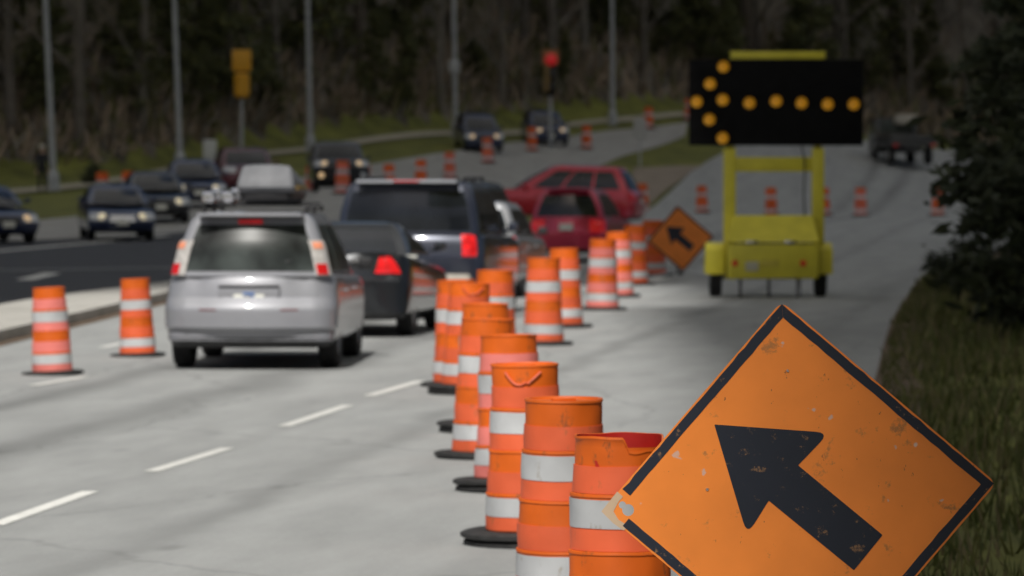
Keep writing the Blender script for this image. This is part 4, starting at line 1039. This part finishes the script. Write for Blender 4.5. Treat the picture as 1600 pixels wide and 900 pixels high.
# ------------------------------------------------------------------ yellow arrow board trailer
def trailer():
    s = 93.0; Y = F_PX / s; X = (1203 - 800) / s; z = h(X, Y)
    r = empty('arrow_board_trailer', 'yellow two wheeled trailer carrying a black board of amber arrow lamps', 'trailer', (X, Y, z))
    gy = 466.0
    def w(px, py): return ((px - 1203) / s, (gy - py) / s)       # px -> x, z in the trailer's plane
    def bx(name, x0, x1, y0, y1, d0, d1, m, bev=.012, parent=r):
        a_, b_ = w(x0, y1), w(x1, y0); return MB().box(((a_[0] + b_[0]) / 2, (d0 + d1) / 2, (a_[1] + b_[1]) / 2), (b_[0] - a_[0], d1 - d0, b_[1] - a_[1]), bev=bev).build(name, m, parent)
    bx('body', 1137, 1279, 382, 436, .0, 1.5, M['yellow'], .025)
    # sloping lid
    a0, a1 = w(1136, 380), w(1280, 338); mb = MB()
    x0, x1 = a0[0], a1[0]; z0, z1 = a0[1] + .01, a1[1]
    pts = [(x0, .02, z0), (x1, .02, z0), (x1 - .08, .5, z1), (x0 + .08, .5, z1), (x0, 1.48, z0), (x1, 1.48, z0), (x1 - .08, 1.2, z1), (x0 + .08, 1.2, z1)]
    mb.add(pts, [[0, 1, 2, 3], [1, 5, 6, 2], [5, 4, 7, 6], [4, 0, 3, 7], [3, 2, 6, 7], [0, 4, 5, 1]]); lid = mb.build('lid', M['yellow'], r, angle=20)
    for px in (1175, 1235): 
        c = w(px, 379); MB().box((c[0], .0, c[1]), (.2, .03, .05), bev=.008).build('latch', M['chrome'], lid)
    for x0_, x1_ in ((1133, 1152), (1272, 1291)):
        bx('post', x0_, x1_, 232, 438, .55, .68, M['yellow'], .01)
    bx('cross_rail', 1152, 1272, 246, 269, .57, .66, M['yellow'], .01)
    for px in (1148, 1255):
        c = w(px, 412); MB().lathe([(.001, .03), (.045, .028), (.055, 0), (.001, 0)], 14, axis=(0, -1, 0), org=(c[0], .0, c[1])).build('tail_light', M['tail_red'], r)
    c = w(1203, 412); MB().box((c[0], -.005, c[1]), (.3, .02, .12), bev=.004).build('number_plate', mat('dull_yellow_plate', (.5, .42, .05), .6), r)
    for sx, x0_, x1_ in ((-1, 1105, 1133), (1, 1273, 1303)):
        # fender: arched top over the wheel
        xa, xb = w(x0_, 0)[0], w(x1_, 0)[0]; prof = []
        for k in range(13):
            t = math.pi * k / 12; prof.append((.75 - math.cos(t) * .46, .42 + math.sin(t) * .50))
        poly = [(.26, .40)] + prof + [(1.24, .40)] + [(p[0] * .94 + .045, p[1] - .035) for p in prof[::-1]]
        mb = MB(); n = len(poly); vs_ = [Vector((xx, p[0], p[1])) for xx in (xa, xb) for p in poly]
        mb.add(vs_, [[k, (k + 1) % n, n + (k + 1) % n, n + k] for k in range(n)] + [list(range(n))[::-1], list(range(n, 2 * n))])
        fe = mb.build('fender', M['yellow'], r); fix_normals(fe)
        xo = xb if sx > 0 else xa
        MB().box(((xa + xb) / 2, .285, .60), (xb - xa, .03, .42), bev=.01).build('mud_plate', M['yellow'], fe)
        tm, rm = wheel_meshes(.345, .2)
        t = link('wheel', tm, r, ((xa + xb) / 2 - sx * .02, .75, .345), (0, 0, 0 if sx > 0 else math.pi)); link('rim', rm, t)
    MB().tube((-.98, .75, .33), (.98, .75, .33), .035, n=10).build('axle', M['steel_dark'], r)
    for x in (-.48, .0, .48): MB().box((x, .3, .2), (.05, .05, .4), bev=.006).build('jack_leg', M['steel_dark'], r)
    MB().box((0, 2.2, .42), (.1, 1.6, .1), bev=.01).build('tow_bar', M['yellow'], r)
    MB().box((-.62, -.012, .5), (.03, .02, .4), bev=.005).build('hinge_strip', M['yellow'], lid)
    cb = MB(); cps = [(.60, .62, .42), (.64, .56, 1.0), (.60, .55, 1.7), (.62, .56, 2.3), (.55, .56, 2.62)]
    for p_, q_ in zip(cps, cps[1:]): cb.tube(p_, q_, .014, n=6)
    cb.build('power_cable', M['trim'], r)
    MB().box((-.3, -.012, .2 + .33), (.22, .016, .16), bev=.004).build('warning_label', mat('faded_label', (.42, .4, .3), .6), r)
    MB().box((.5, .28, .17), (.09, .09, .3), bev=.01).build('jack', M['galv'], r)
    # the board
    bo = bx('arrow_board', 1078, 1352, 93, 228, .50, .56, M['panel_black'], .015)
    for px in (1079, 1351): 
        pass
    bx('top_rail', 1143, 1292, 80, 92, .49, .57, M['yellow'], .008)
    for x0_, x1_ in ((1137, 1149), (1275, 1287)):
        bx('mast', x0_, x1_, 92, 236, .58, .64, mat('dark_yellow', (.35, .28, .02), .5), .01)
    for k, (px, py) in enumerate(((1132, 104), (1111, 131), (1090, 159), (1131, 156), (1110, 187), (1131, 216), (1173, 161), (1215, 158), (1255, 161), (1296, 163), (1337, 163))):
        c = w(px, py); L_ = MB().lathe([(.001, .03), (.06, .026), (.095, .008), (.1, 0), (.001, 0)], 18, axis=(0, -1, 0), org=(c[0], .50, c[1])).build('amber_lamp', M['amber'], bo)
        h_ = MB()
        for kk in range(9):
            an0 = math.pi * (kk / 8); an1 = math.pi * ((kk + 1) / 8)
            if kk == 8: break
            p = [Vector((c[0] + math.cos(a_) * rr_, y_, c[1] + math.sin(a_) * rr_)) for a_ in (an0, an1) for rr_ in (.105, .112) for y_ in (.50, .42)]
            h_.add(p, [[0, 1, 5, 4], [2, 6, 7, 3], [1, 3, 7, 5]])
        h_.build('visor', M['panel_black'], L_)
trailer()

# ------------------------------------------------------------------ poles, signals, roadside things
def pole(px_t, px_b, py, s, label):
    Y = F_PX / s; X = (px_b - 800) / s; H = 10.5
    r = empty('lamp_post', label, 'lamp post', (X, Y, h(X, Y)), 0, 'grey lamp posts along the far footpath')
    lean = (px_t - px_b) / py
    r.rotation_euler.y = math.atan(lean)
    MB().tube((0, 0, .02), (0, 0, H), .135, .075, 14).build('pole', M['galv'], r)
    MB().box((0, 0, .02), (.46, .46, .08), bev=.01).lathe([(.22, .05), (.21, .62), (.15, .72), (.13, .74)], 8).build('base_cover', M['galv'], r)
    ar = MB(); P = [Vector((0, -.02, H - .15)), Vector((0, -.5, H + .25)), Vector((0, -1.2, H + .45)), Vector((0, -2.0, H + .5))]
    for p, q in zip(P, P[1:]): ar.tube(p, q, .045, .04, 8)
    ar.build('arm', M['galv'], r)
    MB().box((0, -2.3, H + .5), (.3, .7, .14), bev=.04).build('lamp_head', M['galv'], r)
    return r
pole(72, 85, 297, 41, 'grey lamp post at the far left beside the dark clothed person')
pole(273, 282, 265, 38, 'grey lamp post between the oncoming cars and the yellow signal')
pole(481, 485, 237, 36, 'grey lamp post on the grass left of the tall oncoming SUV')
p4 = pole(709, 712, 211, 33.5, 'grey lamp post with a small control box half way up')
MB().box((0, -.14, 3.25), (.5, .14, .62), bev=.03).build('control_box', M['galv'], p4)
pole(956, 957, 190, 31, 'grey lamp post farthest right, near the grey sign post')

def signal(px, py_base, s, label, kind):
    Y = F_PX / s; X = (px - 800) / s; z = h(X, Y)
    r = empty('traffic_light', label, 'traffic light', (X, Y, z), 0)
    if kind == 'yellow':
        top = CAM_H - (78 - 244) / s - z; bot = CAM_H - (153 - 244) / s - z; midz = CAM_H - (112 - 244) / s - z
        MB().tube((0, 0, 0), (0, 0, bot + .05), .085, .07, 12).build('post', M['galv'], r)
        MB().box((0, 0, (top + midz) / 2), (.80, .4, top - midz), bev=.06).build('signal_head', M['sig_yellow'], r)
        MB().lathe([(.001, bot), (.24, bot), (.33, bot + .12), (.345, midz - .16), (.25, midz - .08), (.001, midz - .08)], 16).build('lower_head', M['sig_yellow'], r)
        MB().box((0, 0, midz - .02), (.5, .3, .07)).build('bracket', mat('rusty_bracket', (.12, .03, .01), .6), r)
    else:
        top = CAM_H - (80 - 244) / s - z; bot = CAM_H - (150 - 244) / s - z
        MB().tube((0, 0, 0), (0, 0, bot + .05), .09, .075, 12).build('post', M['galv'], r)
        hd = MB().box((-.05, 0, (top + bot) / 2), (.5, .3, top - bot), bev=.05).build('signal_head', M['panel_black'], r)
        MB().box((-.16, -.12, (top + bot) / 2 + .05), (.3, .1, (top - bot) * .85), bev=.03).build('housing_side', mat('dull_brass', (.16, .10, .03), .6), r)
        MB().box((0, -.02, top - .3), (.78, .34, .72), bev=.06).build('upper_housing', mat('worn_signal_orange', (.28, .10, .03), .6), r)
        MB().lathe([(.001, .06), (.18, .05), (.29, 0), (.29, -.02)], 18, axis=(0, -1, 0), org=(.03, -.2, top - .4)).build('red_lens', M['sig_red'], r)
        for k in (1, 2): MB().lathe([(.001, .03), (.13, .02), (.16, 0)], 14, axis=(0, -1, 0), org=(.06, -.18, top - .4 - k * .62)).build('dark_lens', M['trim'], r)
    return r
signal(378, 258, 37, 'yellow traffic light seen from behind on a grey post, above the cargo box', 'yellow')
signal(860, 236, 33.5, 'traffic light with its red lamp lit on a grey post', 'red')

def simple_things():
    s = 37.5; X = (328 - 800) / s; Y = F_PX / s; z = h(X, Y); r = empty('utility_cabinet', 'pale grey rounded utility cabinet on the grass by the yellow traffic light', 'cabinet', (X, Y, z))
    MB().box((0, 0, .52), (.56, .4, 1.0), bev=.1).build('case', M['cabinet'], r)
    MB().box((0, -.205, .5), (.42, .012, .7), bev=.004).build('door', M['cabinet'], r)
    MB().box((0, 0, .03), (.66, .5, .08), bev=.01).build('plinth', M['galv'], r)
    s = 34; X = (1000 - 800) / s; Y = F_PX / s; z = h(X, Y); r = empty('sign_post', 'small pale grey sign seen from behind on a post at the far grass corner', 'road sign', (X, Y, z))
    top = CAM_H - (184 - 244) / s - z
    MB().box((0, 0, top / 2), (.09, .06, top)).build('post', M['galv'], r)
    MB().prism(round_poly([(-.29, -.48), (.29, -.48), (.29, .48), (-.29, .48)], .05), -.006, .006, Matrix.Translation((0, -.04, top - .5)) @ Matrix.Rotation(R(90), 4, 'X')).build('sign_plate', mat('sign_back', (.36, .36, .36), .5), r)
    # low bush by the path
    tr, cr = evergreen_meshes(91, .75, .42, 900, .05, .1)
    X, Y = (139 - 800) / 40, F_PX / 40 + 1.2
    r = empty('low_bush', 'low dark bush beside the footpath right of the person', 'bush', (X, Y, h(X, Y)))
    tr.build('stem', bark[2], r); cr.build('foliage', leafm[2], r, smooth=False)
simple_things()

def person():
    s = 41.5; X = (66 - 800) / s; Y = F_PX / s
    r = empty('person', 'person in dark clothes and a pale cap standing by the leftmost lamp post', 'person', (X, Y, h(X, Y)), R(15))
    J = {'pel': (0, 0, .95, .15), 'wai': (0, 0, 1.1, .135), 'che': (0, -.01, 1.32, .165), 'nec': (0, 0, 1.47, .06), 'hd0': (0, -.015, 1.56, .075), 'hd1': (0, -.02, 1.66, .098), 'hd2': (0, -.01, 1.74, .06),
         'hL': (-.1, 0, .9, .095), 'kL': (-.11, -.02, .5, .062), 'aL': (-.12, .01, .09, .042), 'tL': (-.13, -.15, .045, .035),
         'hR': (.1, 0, .9, .095), 'kR': (.12, .0, .5, .062), 'aR': (.13, .04, .09, .042), 'tR': (.14, -.12, .045, .035),
         'sL': (-.19, 0, 1.4, .065), 'eL': (-.25, .03, 1.13, .046), 'wL': (-.24, -.06, .89, .032), 'fL': (-.235, -.09, .79, .034),
         'sR': (.19, 0, 1.4, .065), 'eR': (.25, .03, 1.13, .046), 'wR': (.24, -.06, .89, .032), 'fR': (.235, -.09, .79, .034)}
    E = [('pel', 'wai'), ('wai', 'che'), ('che', 'nec'), ('nec', 'hd0'), ('hd0', 'hd1'), ('hd1', 'hd2'), ('pel', 'hL'), ('hL', 'kL'), ('kL', 'aL'), ('aL', 'tL'), ('pel', 'hR'), ('hR', 'kR'), ('kR', 'aR'), ('aR', 'tR'),
         ('che', 'sL'), ('sL', 'eL'), ('eL', 'wL'), ('wL', 'fL'), ('che', 'sR'), ('sR', 'eR'), ('eR', 'wR'), ('wR', 'fR')]
    ks = list(J); rad = {k: J[k][3] for k in ks}; vs_ = [Vector(J[k][:3]) for k in ks]; ed = [(ks.index(a_), ks.index(b_)) for a_, b_ in E]; rl = [J[k][3] for k in ks]
    for sx, wn_ in ((-1, 'fL'), (1, 'fR')):           # fingers and thumb
        b0 = Vector(J[wn_][:3]); wi = ks.index(wn_)
        for i, (dy, L_) in enumerate(((-.032, .07), (-.011, .08), (.011, .076), (.032, .06))):
            p1 = b0 + Vector((0, dy, -.045)); p2 = p1 + Vector((-sx * .012, -.004, -L_ * .5)); p3 = p2 + Vector((-sx * .022, -.004, -L_ * .45))
            n0 = len(vs_); vs_ += [p1, p2, p3]; rl += [.011, .010, .008]; ed += [(wi, n0), (n0, n0 + 1), (n0 + 1, n0 + 2)]
        n0 = len(vs_); vs_ += [b0 + Vector((-sx * .01, -.05, -.01)), b0 + Vector((-sx * .02, -.065, -.055))]; rl += [.012, .01]; ed += [(wi, n0), (n0, n0 + 1)]
    me = bpy.data.meshes.new('body'); me.from_pydata([tuple(v) for v in vs_], ed, [])
    o = bpy.data.objects.new('body', me); COL.objects.link(o)
    sk = o.modifiers.new('s', 'SKIN')
    if not me.skin_vertices: me.skin_vertices.new() if hasattr(me.skin_vertices, 'new') else None
    for i, q in enumerate(rl):
        me.skin_vertices[0].data[i].radius = (q, q)
    me.skin_vertices[0].data[0].use_root = True
    sb = o.modifiers.new('u', 'SUBSURF'); sb.levels = 2
    dg = bpy.context.evaluated_depsgraph_get(); dg.update(); ne = bpy.data.meshes.new_from_object(o.evaluated_get(dg))
    o.modifiers.clear(); o.data = ne; ne.materials.clear()
    for m_ in (M['cloth_dark'], M['skin']): ne.materials.append(m_)
    for p in ne.polygons:
        c = p.center; p.material_index = 1 if (c.z > 1.47 or (abs(c.x) > .19 and c.z < .86 and c.z > .6)) else 0; p.use_smooth = True
    o.parent = r
    f = MB(); f.box((0, -.118, 1.645), (.026, .035, .045), bev=.01); f.build('nose', M['skin'], r)
    for x in (-.036, .036): MB().lathe([(.001, .006), (.011, .002), (.011, -.01)], 8, axis=(0, -1, 0), org=(x, -.108, 1.672)).build('eye', M['trim'], r)
    MB().box((0, -.112, 1.607), (.045, .012, .01)).build('mouth', mat('lips', (.3, .1, .08), .6), r)
    for x in (-.1, .1): MB().box((x, -.01, 1.65), (.02, .04, .06), bev=.008).build('ear', M['skin'], r)
    MB().lathe([(.112, 1.685), (.118, 1.70), (.11, 1.76), (.07, 1.80), (.001, 1.81)], 18, org=(0, -.012, 0)).box((0, -.15, 1.70), (.15, .12, .018), bev=.006).build('cap', M['cloth_pale'], r)
person()
bpy.context.view_layer.update()
